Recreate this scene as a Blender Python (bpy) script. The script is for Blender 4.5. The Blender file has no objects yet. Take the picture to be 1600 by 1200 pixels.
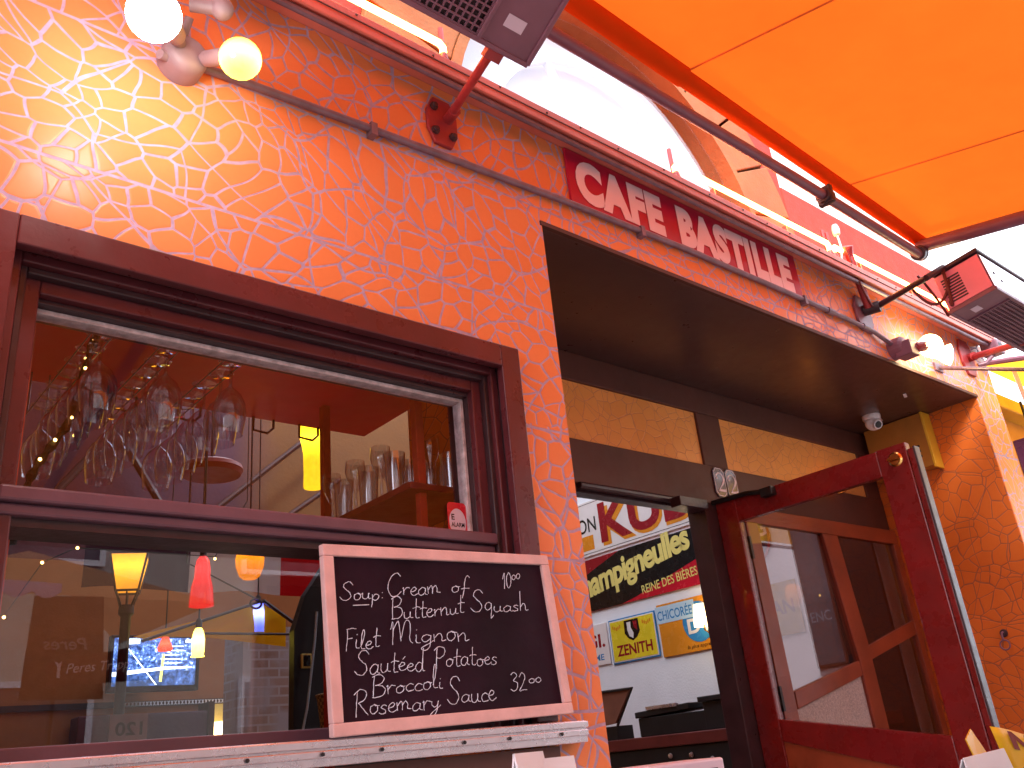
import bpy, bmesh, math, random
from mathutils import Vector, Matrix
rnd = random.Random(7)
R = math.radians
S = bpy.context.scene
COL = S.collection

# ------------------------------------------------------------------ camera, sky, sun, exposure
cam = bpy.data.cameras.new('camera'); camo = bpy.data.objects.new('camera', cam); COL.objects.link(camo)
YAW, PIT, ROL, FPX = 0.73700683, 0.398066796, -0.103685916, 1387.50577
f = Vector((math.sin(YAW)*math.cos(PIT), math.cos(YAW)*math.cos(PIT), math.sin(PIT)))
r0 = Vector((math.cos(YAW), -math.sin(YAW), 0)); u0 = r0.cross(f)
r = r0*math.cos(ROL) + u0*math.sin(ROL); u = -r0*math.sin(ROL) + u0*math.cos(ROL)
camo.matrix_world = Matrix(((r.x, u.x, -f.x, 0), (r.y, u.y, -f.y, -2.0), (r.z, u.z, -f.z, 1.25), (0, 0, 0, 1)))
cam.sensor_width = 36; cam.lens = FPX/1600*36; cam.clip_start = 0.05; cam.clip_end = 2000
S.camera = camo

SUN_EL, SUN_AZ = R(38), R(228)            # azimuth clockwise from +Y: low over the street, slightly from the left
w = bpy.data.worlds.new('World'); S.world = w; w.use_nodes = True
nt = w.node_tree; nt.nodes.clear()
sky = nt.nodes.new('ShaderNodeTexSky'); sky.sky_type = 'NISHITA'; sky.sun_disc = False
sky.sun_elevation = SUN_EL; sky.sun_rotation = SUN_AZ; sky.dust_density = 3.0; sky.air_density = 1.2
bg = nt.nodes.new('ShaderNodeBackground'); bg.inputs['Strength'].default_value = 0.15
wo = nt.nodes.new('ShaderNodeOutputWorld')
# broken white cloud over most of the sky
tcw = nt.nodes.new('ShaderNodeTexCoord'); nz = nt.nodes.new('ShaderNodeTexNoise'); nz.inputs['Scale'].default_value = 2.2; nz.inputs['Detail'].default_value = 6
nt.links.new(tcw.outputs['Generated'], nz.inputs['Vector'])
cr = nt.nodes.new('ShaderNodeValToRGB'); cr.color_ramp.elements[0].position = .25; cr.color_ramp.elements[0].color = (.6, .6, .6, 1); cr.color_ramp.elements[1].position = .5; cr.color_ramp.elements[1].color = (.95, .95, .95, 1)
nt.links.new(nz.outputs['Fac'], cr.inputs[0])
mw = nt.nodes.new('ShaderNodeMix'); mw.data_type = 'RGBA'; mw.inputs[7].default_value = (5.6, 5.9, 6.6, 1)
nt.links.new(cr.outputs[0], mw.inputs[0]); nt.links.new(sky.outputs[0], mw.inputs[6]); nt.links.new(mw.outputs[2], bg.inputs[0]); nt.links.new(bg.outputs[0], wo.inputs[0])
sl = bpy.data.lights.new('sun', 'SUN'); sl.energy = 1.3; sl.angle = R(16); sl.color = (1, .93, .84)
so = bpy.data.objects.new('sun', sl); COL.objects.link(so)
sd = Vector((math.sin(SUN_AZ)*math.cos(SUN_EL), math.cos(SUN_AZ)*math.cos(SUN_EL), math.sin(SUN_EL)))
so.rotation_euler = sd.to_track_quat('Z', 'Y').to_euler(); so.location = sd*30
S.view_settings.view_transform = 'Standard'; S.view_settings.look = 'None'
S.view_settings.exposure = 2.15; S.view_settings.gamma = 1
S.cycles.max_bounces = 10; S.cycles.transparent_max_bounces = 24
S.cycles.caustics_reflective = False; S.cycles.caustics_refractive = False
S.cycles.sample_clamp_indirect = 6
S.cycles.use_denoising = True

# ------------------------------------------------------------------ materials
class NT:
    def __init__(s, name):
        s.m = bpy.data.materials.new(name); s.m.use_nodes = True; s.t = s.m.node_tree; s.t.nodes.clear()
        s.out = s.n('ShaderNodeOutputMaterial')
    def n(s, typ, **k):
        x = s.t.nodes.new(typ)
        for a, b in k.items():
            if a.startswith('i_'): x.inputs[a[2:].replace('_', ' ')].default_value = b
            else: setattr(x, a, b)
        return x
    def l(s, a, b): s.t.links.new(a, b)
    def pos(s): return s.n('ShaderNodeNewGeometry').outputs['Position']
    def math(s, op, a, b=None, c=None, clamp=False):
        x = s.n('ShaderNodeMath', operation=op, use_clamp=clamp)
        for i, v in enumerate((a, b, c)):
            if v is None: continue
            if isinstance(v, (int, float)): x.inputs[i].default_value = v
            else: s.l(v, x.inputs[i])
        return x.outputs[0]
    def ramp(s, v, stops, interp='LINEAR'):
        x = s.n('ShaderNodeValToRGB'); x.color_ramp.interpolation = interp
        e = x.color_ramp.elements
        while len(e) < len(stops): e.new(0.5)
        for i, (p, c) in enumerate(stops):
            e[i].position = p; e[i].color = c if len(c) == 4 else (*c, 1)
        s.l(v, x.inputs[0]); return x.outputs[0]
    def mix(s, fac, a, b, blend='MIX'):
        x = s.n('ShaderNodeMix', data_type='RGBA', blend_type=blend)
        for i, v in ((0, fac), (6, a), (7, b)):
            if isinstance(v, (int, float)): x.inputs[i].default_value = v
            elif isinstance(v, tuple): x.inputs[i].default_value = (*v, 1) if len(v) == 3 else v
            else: s.l(v, x.inputs[i])
        return x.outputs[2]
    def noise(s, scale, detail=4, rough=.55, vec=None):
        x = s.n('ShaderNodeTexNoise'); x.inputs['Scale'].default_value = scale
        x.inputs['Detail'].default_value = detail; x.inputs['Roughness'].default_value = rough
        s.l(vec if vec is not None else s.pos(), x.inputs['Vector']); return x.outputs['Fac']
    def bump(s, h, strength=.2, dist=.01, normal=None):
        x = s.n('ShaderNodeBump'); x.inputs['Strength'].default_value = strength; x.inputs['Distance'].default_value = dist
        s.l(h, x.inputs['Height'])
        if normal is not None: s.l(normal, x.inputs['Normal'])
        return x.outputs[0]
    def pbr(s, color, rough=.5, metal=0, normal=None, spec=.5, coat=0):
        x = s.n('ShaderNodeBsdfPrincipled')
        for key, v in (('Base Color', color), ('Roughness', rough), ('Metallic', metal), ('Specular IOR Level', spec), ('Coat Weight', coat)):
            if isinstance(v, (int, float)): x.inputs[key].default_value = v
            elif isinstance(v, tuple): x.inputs[key].default_value = (*v, 1)
            else: s.l(v, x.inputs[key])
        if normal is not None: s.l(normal, x.inputs['Normal'])
        return x.outputs[0]
    def done(s, sh): s.l(sh, s.out.inputs[0]); return s.m

def paint(name, c, rough=.45, var=.25, scale=6, bump=.06, metal=0, coat=0, grime=.0, bscale=60, spec=.5):
    t = NT(name); n = t.noise(scale, 5)
    dark = tuple(x*(1-var) for x in c); light = tuple(min(1, x*(1+var)) for x in c)
    colr = t.ramp(n, [(.3, dark), (.7, light)])
    if grime:
        g = t.ramp(t.noise(2.3, 8, .7), [(.5, (0, 0, 0)), (.72, (1, 1, 1))])
        gf = t.math('MULTIPLY', g, grime)
        colr = t.mix(gf, colr, tuple(x*.35+.01 for x in c))
    n2 = t.noise(bscale, 4)
    ro = t.math('ADD', t.math('MULTIPLY', t.noise(17, 3), .25), rough-.12)
    return t.done(t.pbr(colr, ro, metal, t.bump(n2, bump*3, .004), spec=spec, coat=coat))

def emit(name, c, strength):
    t = NT(name); e = t.n('ShaderNodeEmission'); e.inputs[0].default_value = (*c, 1); e.inputs[1].default_value = strength
    return t.done(e.outputs[0])

def lampshade(name, c, strength, zc, half, base=.35):
    """glowing glass: brightest where the bulb sits inside (height zc)"""
    t = NT(name); sp = t.n('ShaderNodeSeparateXYZ'); t.l(t.pos(), sp.inputs[0])
    d = t.math('ABSOLUTE', t.math('SUBTRACT', sp.outputs[2], zc))
    k = t.math('MAXIMUM', t.math('SUBTRACT', 1.0, t.math('DIVIDE', d, half)), 0.0)
    k = t.math('ADD', t.math('MULTIPLY', t.math('POWER', k, 2.0), 1.0), base)
    k = t.math('MULTIPLY', k, t.math('ADD', .8, t.math('MULTIPLY', t.noise(40, 3), .4)))
    e = t.n('ShaderNodeEmission'); e.inputs[0].default_value = (*c, 1); t.l(t.math('MULTIPLY', k, strength), e.inputs[1])
    g = t.n('ShaderNodeBsdfGlossy'); g.inputs['Roughness'].default_value = .15
    m = t.n('ShaderNodeMixShader'); m.inputs[0].default_value = .06; t.l(e.outputs[0], m.inputs[1]); t.l(g.outputs[0], m.inputs[2])
    return t.done(m.outputs[0])

def thin_glass(name, tint=(1, 1, 1), gain=1.0, add=0.0, rough=0.0):
    t = NT(name); fr = t.n('ShaderNodeFresnel'); gm = t.n('ShaderNodeNewGeometry')
    t.l(t.math('ADD', 1.5, t.math('MULTIPLY', gm.outputs['Backfacing'], 1/1.5-1.5)), fr.inputs[0])   # same reflectance from both sides of the sheet
    k = t.math('ADD', t.math('MULTIPLY', fr.outputs[0], gain), add, clamp=True)
    a = t.n('ShaderNodeBsdfTransparent'); a.inputs[0].default_value = (*tint, 1)
    b = t.n('ShaderNodeBsdfGlossy'); b.inputs['Roughness'].default_value = rough
    m = t.n('ShaderNodeMixShader'); t.l(k, m.inputs[0]); t.l(a.outputs[0], m.inputs[1]); t.l(b.outputs[0], m.inputs[2])
    return t.done(m.outputs[0])

def mosaic(name, tile=(.88, .265, .09), grout=(.54, .40, .58), scale=14, gw=.0037, joints=True, gloss=.30):
    t = NT(name); sp = t.n('ShaderNodeSeparateXYZ'); t.l(t.pos(), sp.inputs[0])
    cb = t.n('ShaderNodeCombineXYZ'); z = sp.outputs[2]
    JZ = [3.61, 3.16, 2.706, 2.245, 1.81, 1.36, .9, .45] if joints else []
    # each course has its own shard layout: offset by the course number
    course = t.math('FLOOR', t.math('DIVIDE', t.math('SUBTRACT', z, .45), .452))
    t.l(z, cb.inputs[1]); t.l(t.math('ADD', t.math('ADD', sp.outputs[0], sp.outputs[1]), t.math('MULTIPLY', course, 3.73 if joints else 0)), cb.inputs[0])
    def warp(vec, scale, amt):
        n = t.n('ShaderNodeTexNoise'); n.inputs['Scale'].default_value = scale; n.inputs['Detail'].default_value = 1.5
        t.l(vec, n.inputs['Vector'])
        a = t.n('ShaderNodeVectorMath', operation='SUBTRACT'); t.l(n.outputs['Color'], a.inputs[0]); a.inputs[1].default_value = (.5, .5, .5)
        b = t.n('ShaderNodeVectorMath', operation='SCALE'); t.l(a.outputs[0], b.inputs[0]); b.inputs['Scale'].default_value = amt
        c = t.n('ShaderNodeVectorMath', operation='ADD'); t.l(vec, c.inputs[0]); t.l(b.outputs[0], c.inputs[1])
        return c.outputs[0]
    v = warp(cb.outputs[0], 1.5, .40)
    v = warp(v, 6, .05)
    def vor(feature, sc, vec):
        x = t.n('ShaderNodeTexVoronoi', feature=feature, voronoi_dimensions='2D'); x.inputs['Scale'].default_value = sc; t.l(vec, x.inputs['Vector']); return x
    sh2 = t.n('ShaderNodeVectorMath', operation='ADD'); t.l(warp(cb.outputs[0], 2.3, .28), sh2.inputs[0]); sh2.inputs[1].default_value = (7.3, 2.1, 4.4)
    s1, s2 = scale*.95, scale*.26
    e1, e2 = vor('DISTANCE_TO_EDGE', s1, v), vor('DISTANCE_TO_EDGE', s2, sh2.outputs[0])
    ed = t.math('MINIMUM', t.math('DIVIDE', e1.outputs[0], s1), t.math('DIVIDE', e2.outputs[0], s2))
    f1 = vor('F1', s1, v); f2 = vor('F1', s2, sh2.outputs[0])
    ed = t.math('ADD', ed, t.math('MULTIPLY', t.math('SUBTRACT', t.noise(9, 3), .5), gw*.5))
    mask = t.n('ShaderNodeMapRange', interpolation_type='SMOOTHSTEP'); t.l(ed, mask.inputs[0])
    mask.inputs[1].default_value = gw*.75; mask.inputs[2].default_value = gw*.75+.0018
    m = mask.outputs[0]
    for zz in JZ:
        d = t.math('ABSOLUTE', t.math('SUBTRACT', z, t.math('ADD', zz-.004, t.math('MULTIPLY', t.noise(3, 2), .008))))
        k = t.n('ShaderNodeMapRange', interpolation_type='SMOOTHSTEP'); t.l(d, k.inputs[0]); k.inputs[1].default_value = .0035; k.inputs[2].default_value = .0055
        m = t.math('MULTIPLY', m, k.outputs[0])
    hs = t.n('ShaderNodeSeparateColor'); t.l(t.mix(.5, f1.outputs['Color'], f2.outputs['Color']), hs.inputs[0])
    dk = tuple(x*.91 for x in tile); lt = (min(1, tile[0]*1.05), tile[1]*1.10, tile[2]*1.2)
    tc = t.mix(hs.outputs[0], dk, lt)
    tc = t.mix(t.math('MULTIPLY', t.noise(55, 4), .22), tc, tuple(x*.72 for x in tile))
    gc = t.ramp(t.noise(30, 5), [(.3, tuple(x*.7 for x in grout)), (.7, grout)])
    colr = t.mix(m, gc, tc)
    ro = t.math('SUBTRACT', .8, t.math('MULTIPLY', m, .8-gloss))
    # every shard sits at its own small tilt
    a = t.n('ShaderNodeVectorMath', operation='SUBTRACT'); t.l(t.mix(.5, f1.outputs['Color'], f2.outputs['Color']), a.inputs[0]); a.inputs[1].default_value = (.5, .5, .5)
    b = t.n('ShaderNodeVectorMath', operation='SCALE'); t.l(a.outputs[0], b.inputs[0]); t.l(t.math('MULTIPLY', m, .07), b.inputs['Scale'])
    g = t.n('ShaderNodeNewGeometry')
    c = t.n('ShaderNodeVectorMath', operation='ADD'); t.l(g.outputs['Normal'], c.inputs[0]); t.l(b.outputs[0], c.inputs[1])
    nn = t.n('ShaderNodeVectorMath', operation='NORMALIZE'); t.l(c.outputs[0], nn.inputs[0])
    soft = t.n('ShaderNodeMapRange', interpolation_type='SMOOTHSTEP'); t.l(ed, soft.inputs[0]); soft.inputs[1].default_value = gw*.5; soft.inputs[2].default_value = gw+.005
    h = t.math('ADD', t.math('MULTIPLY', t.math('MINIMUM', soft.outputs[0], m), 1.0), t.math('MULTIPLY', t.noise(120, 3), .05))
    return t.done(t.pbr(colr, ro, 0, t.bump(h, .28, .003, nn.outputs[0]), spec=.16))

def fabric(name, c, tr, mixf=.5, weave=900, blotch=.12, streak=True):
    t = NT(name)
    n = t.noise(1.1, 5, .6); n2 = t.noise(8, 5, .6)
    k = t.math('ADD', t.math('MULTIPLY', n, blotch*1.6), t.math('ADD', 1-blotch*1.1, t.math('MULTIPLY', n2, blotch*.6)))
    def sc(cc):
        x = t.n('ShaderNodeVectorMath', operation='SCALE'); x.inputs[0].default_value = cc; t.l(k, x.inputs['Scale']); return x.outputs[0]
    d = t.n('ShaderNodeBsdfDiffuse'); tl = t.n('ShaderNodeBsdfTranslucent')
    t.l(sc(c), d.inputs[0]); t.l(sc(tr), tl.inputs[0])
    b = t.bump(t.noise(weave, 2), .1, .002); t.l(b, d.inputs['Normal'])
    m = t.n('ShaderNodeMixShader'); m.inputs[0].default_value = mixf; t.l(d.outputs[0], m.inputs[1]); t.l(tl.outputs[0], m.inputs[2])
    return t.done(m.outputs[0])

M = {}
M['tile'] = mosaic('orange_shard_mosaic')
M['tile_shade'] = mosaic('ochre_shard_mosaic', tile=(.88, .40, .11), grout=(.74, .34, .16), gw=.0012, joints=False, gloss=.3)
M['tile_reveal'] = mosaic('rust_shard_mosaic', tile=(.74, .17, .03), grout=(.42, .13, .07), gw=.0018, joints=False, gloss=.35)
M['brown'] = paint('dark_brown_paint', (.085, .025, .017), .6, .18, 3, .05)
M['soffit'] = paint('soffit_brown_paint', (.075, .034, .030), .32, .15, 2, .03)
M['casing'] = paint('oxblood_gloss_paint', (.105, .020, .026), .3, .18, 5, .05, grime=.35)
M['casing_dark'] = paint('worn_dark_frame_paint', (.045, .019, .024), .32, .3, 9, .08, grime=.4)
M['rail_sky_mauve'] = paint('sky_mauve_gloss_paint', (.15, .070, .100), .4, .15, 7, .05, grime=.3)  # mauve of the reflected sky put into the gloss paint
M['putty'] = paint('pale_glazing_putty', (.55, .46, .48), .7, .3, 40, .3)
M['red_wood'] = paint('red_stained_wood', (.20, .010, .011), .28, .25, 4, .05, coat=.3)
M['rust_wood'] = paint('orange_brown_wood', (.31, .058, .022), .36, .22, 5, .06)
M['salmon'] = paint('salmon_ledge_paint', (.62, .16, .12), .45, .15, 5, .06, grime=.25)
M['stone'] = paint('ochre_plaster_stone', (.30, .10, .03), .8, .2, 4, .25, grime=.2)
M['stone_pink'] = paint('pink_red_plaster', (.44, .030, .014), .8, .25, 5, .3, grime=.2)
M['mauve_metal'] = paint('mauve_grey_enamel', (.21, .085, .125), .42, .12, 8, .04, metal=.0)
M['mauve_dark'] = paint('shadow_mauve_enamel', (.045, .016, .022), .5, .15, 8, .04)
M['steel'] = paint('brushed_aluminium', (.74, .64, .69), .27, .06, 30, .02, metal=.9, grime=.1)
M['pipe'] = paint('grey_mauve_pipe', (.20, .13, .17), .35, .2, 20, .05, metal=.3)
M['red_metal'] = paint('red_painted_steel', (.34, .035, .040), .45, .2, 12, .08, grime=.2)
M['neon_lit_enamel'] = paint('neon_lit_enamel', (.82, .27, .40), .35, .06, 6, .03)  # pink light of the neon put into the enamel colour
M['fixture'] = paint('grey_mauve_fixture', (.26, .17, .18), .5, .12, 8, .04)
M['black'] = paint('black_paint', (.010, .009, .011), .45, .3, 9, .05)
M['white'] = paint('white_paint', (.78, .76, .78), .5, .06, 5, .05)
M['white_plastic'] = paint('white_plastic', (.70, .67, .72), .3, .06, 5, .02)
M['wallwhite'] = paint('interior_white_plaster', (.80, .86, .92), .85, .05, 3, .15)
M['inwall'] = paint('mottled_ochre_plaster', (.17, .078, .050), .8, .6, 2.2, .15)
M['inwall_orange'] = paint('orange_interior_plaster', (.29, .10, .022), .8, .18, 2, .1)
M['inred'] = paint('deep_red_ceiling_paint', (.75, .014, .050), .4, .15, 2, .03)
M['indark'] = paint('dark_interior_wood', (.035, .014, .012), .4, .3, 5, .06)
M['interior_floor'] = paint('interior_floor_boards', (.42, .24, .15), .5, .3, 3, .05)
M['yellow'] = paint('yellow_paint', (.72, .42, .03), .5, .12, 6, .08)
M['vent_face'] = paint('ochre_vent_paint', (.42, .17, .025), .55, .12, 6, .08)
M['pine'] = paint('pink_pine_wood', (.74, .47, .46), .5, .12, 14, .12)
M['slate'] = paint('chalkboard_slate', (.020, .006, .015), .75, .35, 4, .05, spec=.15)
M['chalk'] = paint('white_chalk', (.72, .78, .95), .9, .1, 120, .3)
M['sign_red'] = paint('crimson_sign_enamel', (.46, .010, .045), .35, .08, 4, .02)
M['sign_letter'] = paint('pink_lit_letter_paint', (.92, .62, .66), .5, .04, 4, .02)  # white lettering with the reddish light put into its colour
M['en_white'] = paint('white_enamel', (.74, .72, .72), .2, .06, 5, .02, coat=.4)
M['en_black'] = paint('black_enamel', (.008, .008, .008), .25, .2, 5, .02, coat=.3)
M['en_red'] = paint('red_enamel', (.52, .012, .03), .25, .1, 5, .02, coat=.3)
M['en_darkred'] = paint('dark_red_enamel', (.26, .010, .018), .25, .1, 5, .02, coat=.3)
M['en_yellow'] = paint('yellow_enamel', (.75, .62, .03), .25, .1, 5, .02, coat=.3)
M['en_cream'] = paint('cream_yellow_enamel', (.74, .66, .20), .3, .06, 5, .02)
M['en_orange'] = paint('orange_enamel', (.66, .25, .02), .25, .1, 5, .02, coat=.3)
M['en_blue'] = paint('blue_enamel', (.03, .22, .52), .25, .1, 5, .02, coat=.3)
M['en_paleblue'] = paint('pale_blue_enamel', (.45, .65, .80), .25, .08, 5, .02)
M['en_purple'] = paint('violet_enamel', (.05, .014, .055), .25, .1, 5, .02, coat=.3)
M['lilac'] = paint('lilac_white_enamel', (.68, .56, .68), .3, .05, 5, .02)
M['gold'] = paint('brass', (.75, .45, .14), .22, .1, 20, .03, metal=1)
M['paper'] = paint('white_paper', (.80, .80, .86), .8, .04, 6, .05)
M['menu_yellow'] = paint('yellow_menu_card', (.80, .48, .01), .5, .05, 6, .02)
M['menu_red'] = paint('dark_red_print', (.22, .02, .01), .5, .05, 6, .02)
M['menu_brown'] = paint('brown_menu_board', (.20, .075, .045), .6, .15, 6, .05)
M['flag_blue'] = fabric('flag_blue_cloth', (.05, .012, .035), (.05, .012, .03), .3)
M['flag_white'] = fabric('flag_white_cloth', (.55, .50, .52), (.5, .42, .42), .3)
M['flag_red'] = fabric('flag_red_cloth', (.42, .01, .015), (.4, .01, .01), .3)
M['awning'] = fabric('orange_awning_cloth', (.82, .185, .018), (.64, .115, .010), .36, blotch=.22)
M['awning_hem'] = fabric('orange_awning_hem', (.72, .085, .010), (.60, .05, .008), .25, blotch=.1)
M['awning_thread'] = paint('dark_orange_seam_tape', (.80, .13, .012), .8, .1, 20, .1)
M['awning_yellow'] = fabric('yellow_orange_awning_cloth', (.90, .42, .03), (.95, .48, .03), .6)
M['umb_tan'] = fabric('tan_parasol_cloth', (.45, .24, .12), (.4, .2, .1), .4)
M['umb_dark'] = fabric('dark_parasol_valance', (.02, .008, .010), (.02, .008, .01), .2)
M['umb_red'] = fabric('dark_red_parasol_valance', (.08, .008, .014), (.08, .008, .012), .2)
M['umb_lilac'] = fabric('lilac_scalloped_trim', (.75, .65, .80), (.6, .5, .7), .3)
M['brick'] = None
M['window_glass'] = thin_glass('window_glass', (.95, .95, .97), .55, .0)
M['lower_glass'] = thin_glass('lower_window_glass', (.95, .95, .97), 1.35, .0)
M['door_glass'] = thin_glass('door_glass', (.80, .74, .74), 1.0, .01)
M['stemware'] = thin_glass('stemware_glass', (.90, .90, .94), 3.0, .075)
M['stipple_glass'] = paint('stippled_white_glass', (.55, .45, .42), .6, .3, 120, .3)
M['sky_white'] = paint('sky_white_panel', (.80, .82, .86), .8, .05, 1.5, .05)  # white of the reflected sky, for the sheet behind the arched pane
M['arch_glass'] = thin_glass('upper_window_glass', (.96, .97, 1), 1.0, .04)
M['arch_bar'] = paint('pale_blue_grey_bar', (.68, .71, .80), .6, .1, 5, .05)
M['road'] = paint('asphalt', (.055, .054, .056), .85, .3, 30, .3)
M['pave'] = paint('concrete_paving', (.30, .28, .27), .8, .2, 6, .2)
M['beige'] = paint('beige_render', (.46, .40, .33), .8, .15, 2, .1)
M['wintint'] = paint('dark_window_pane', (.03, .035, .045), .15, .2, 5, .02)
M['neigh'] = paint('yellow_orange_render', (.62, .30, .06), .8, .15, 2, .1)
M['cable'] = paint('dark_red_cable', (.12, .015, .015), .5, .2, 20, .02)
M['greenwire'] = paint('dark_green_garland', (.012, .015, .010), .8, .4, 60, .4)
def brick():
    t = NT('worn_brick'); b = t.n('ShaderNodeTexBrick'); sp = t.n('ShaderNodeSeparateXYZ'); t.l(t.pos(), sp.inputs[0])
    cb = t.n('ShaderNodeCombineXYZ'); t.l(t.math('ADD', sp.outputs[0], sp.outputs[1]), cb.inputs[0]); t.l(sp.outputs[2], cb.inputs[1]); t.l(cb.outputs[0], b.inputs['Vector'])
    b.inputs['Scale'].default_value = 1; b.inputs['Brick Width'].default_value = .15; b.inputs['Row Height'].default_value = .06; b.inputs['Mortar Size'].default_value = .007
    b.inputs['Color1'].default_value = (.24, .14, .10, 1); b.inputs['Color2'].default_value = (.34, .26, .23, 1); b.inputs['Mortar'].default_value = (.36, .33, .33, 1)
    c = t.mix(t.ramp(t.noise(5, 6), [(.4, (0, 0, 0)), (.62, (1, 1, 1))]), b.outputs[0], (.33, .31, .33))
    return t.done(t.pbr(c, .85, 0, t.bump(b.outputs['Fac'], -.4, .01)))
M['brick'] = brick()
def mottled():
    t = NT('mottled_ochre_and_mauve_plaster')
    sp = t.n('ShaderNodeSeparateXYZ'); t.l(t.pos(), sp.inputs[0])
    xx = t.math('ADD', t.math('DIVIDE', sp.outputs[0], 6.0), t.math('MULTIPLY', t.math('SUBTRACT', t.noise(.9, 3), .5), .16))
    c = t.ramp(xx, [(.31, (.13, .013, .020)), (.40, (.075, .035, .075)), (.49, (.075, .035, .07)), (.57, (.20, .095, .022))])
    c = t.mix(t.math('MULTIPLY', t.noise(4, 6, .7), .55), c, (.05, .028, .028))
    return t.done(t.pbr(c, .8, 0, t.bump(t.noise(30, 4), .3, .01)))
M['inwall'] = mottled()
def white_brick():
    t = NT('white_painted_brick'); b = t.n('ShaderNodeTexBrick'); sp = t.n('ShaderNodeSeparateXYZ'); t.l(t.pos(), sp.inputs[0])
    cb = t.n('ShaderNodeCombineXYZ'); t.l(sp.outputs[0], cb.inputs[0]); t.l(sp.outputs[2], cb.inputs[1]); t.l(cb.outputs[0], b.inputs['Vector'])
    b.inputs['Scale'].default_value = 1; b.inputs['Brick Width'].default_value = .25; b.inputs['Row Height'].default_value = .09; b.inputs['Mortar Size'].default_value = .01
    for k, v in (('Color1', .82), ('Color2', .76), ('Mortar', .6)): b.inputs[k].default_value = (v, v*.98, v*.98, 1)
    return t.done(t.pbr(b.outputs[0], .8, 0, t.bump(b.outputs['Fac'], -.5, .01)))
M['whitebrick'] = white_brick()
M['bulb_hot'] = emit('hot_white_bulb_glow', (1, .88, .86), 17)
M['bulb_warm'] = lampshade('warm_amber_bulb_glow', (1, .62, .07), 4.0, 3.045, .062, .20)
M['bulb_far'] = emit('warm_bulb_glow', (1, .72, .34), 7)
M['bulb_amber'] = emit('small_amber_bulb_glow', (1, .28, .03), 1.6)
M['neon'] = emit('neon_tube_glow', (1, .27, .055), 13)
M['fairy'] = emit('fairy_light_glow', (1, .55, .12), 5)
M['shade_warm'] = lampshade('warm_lampshade_glow', (1, .62, .26), 3.2, 1.66, .12, .25)
M['sconce_glow'] = lampshade('wall_lamp_shade_glow', (1, .70, .34), 2.6, 2.10, .15, .2)

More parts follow.
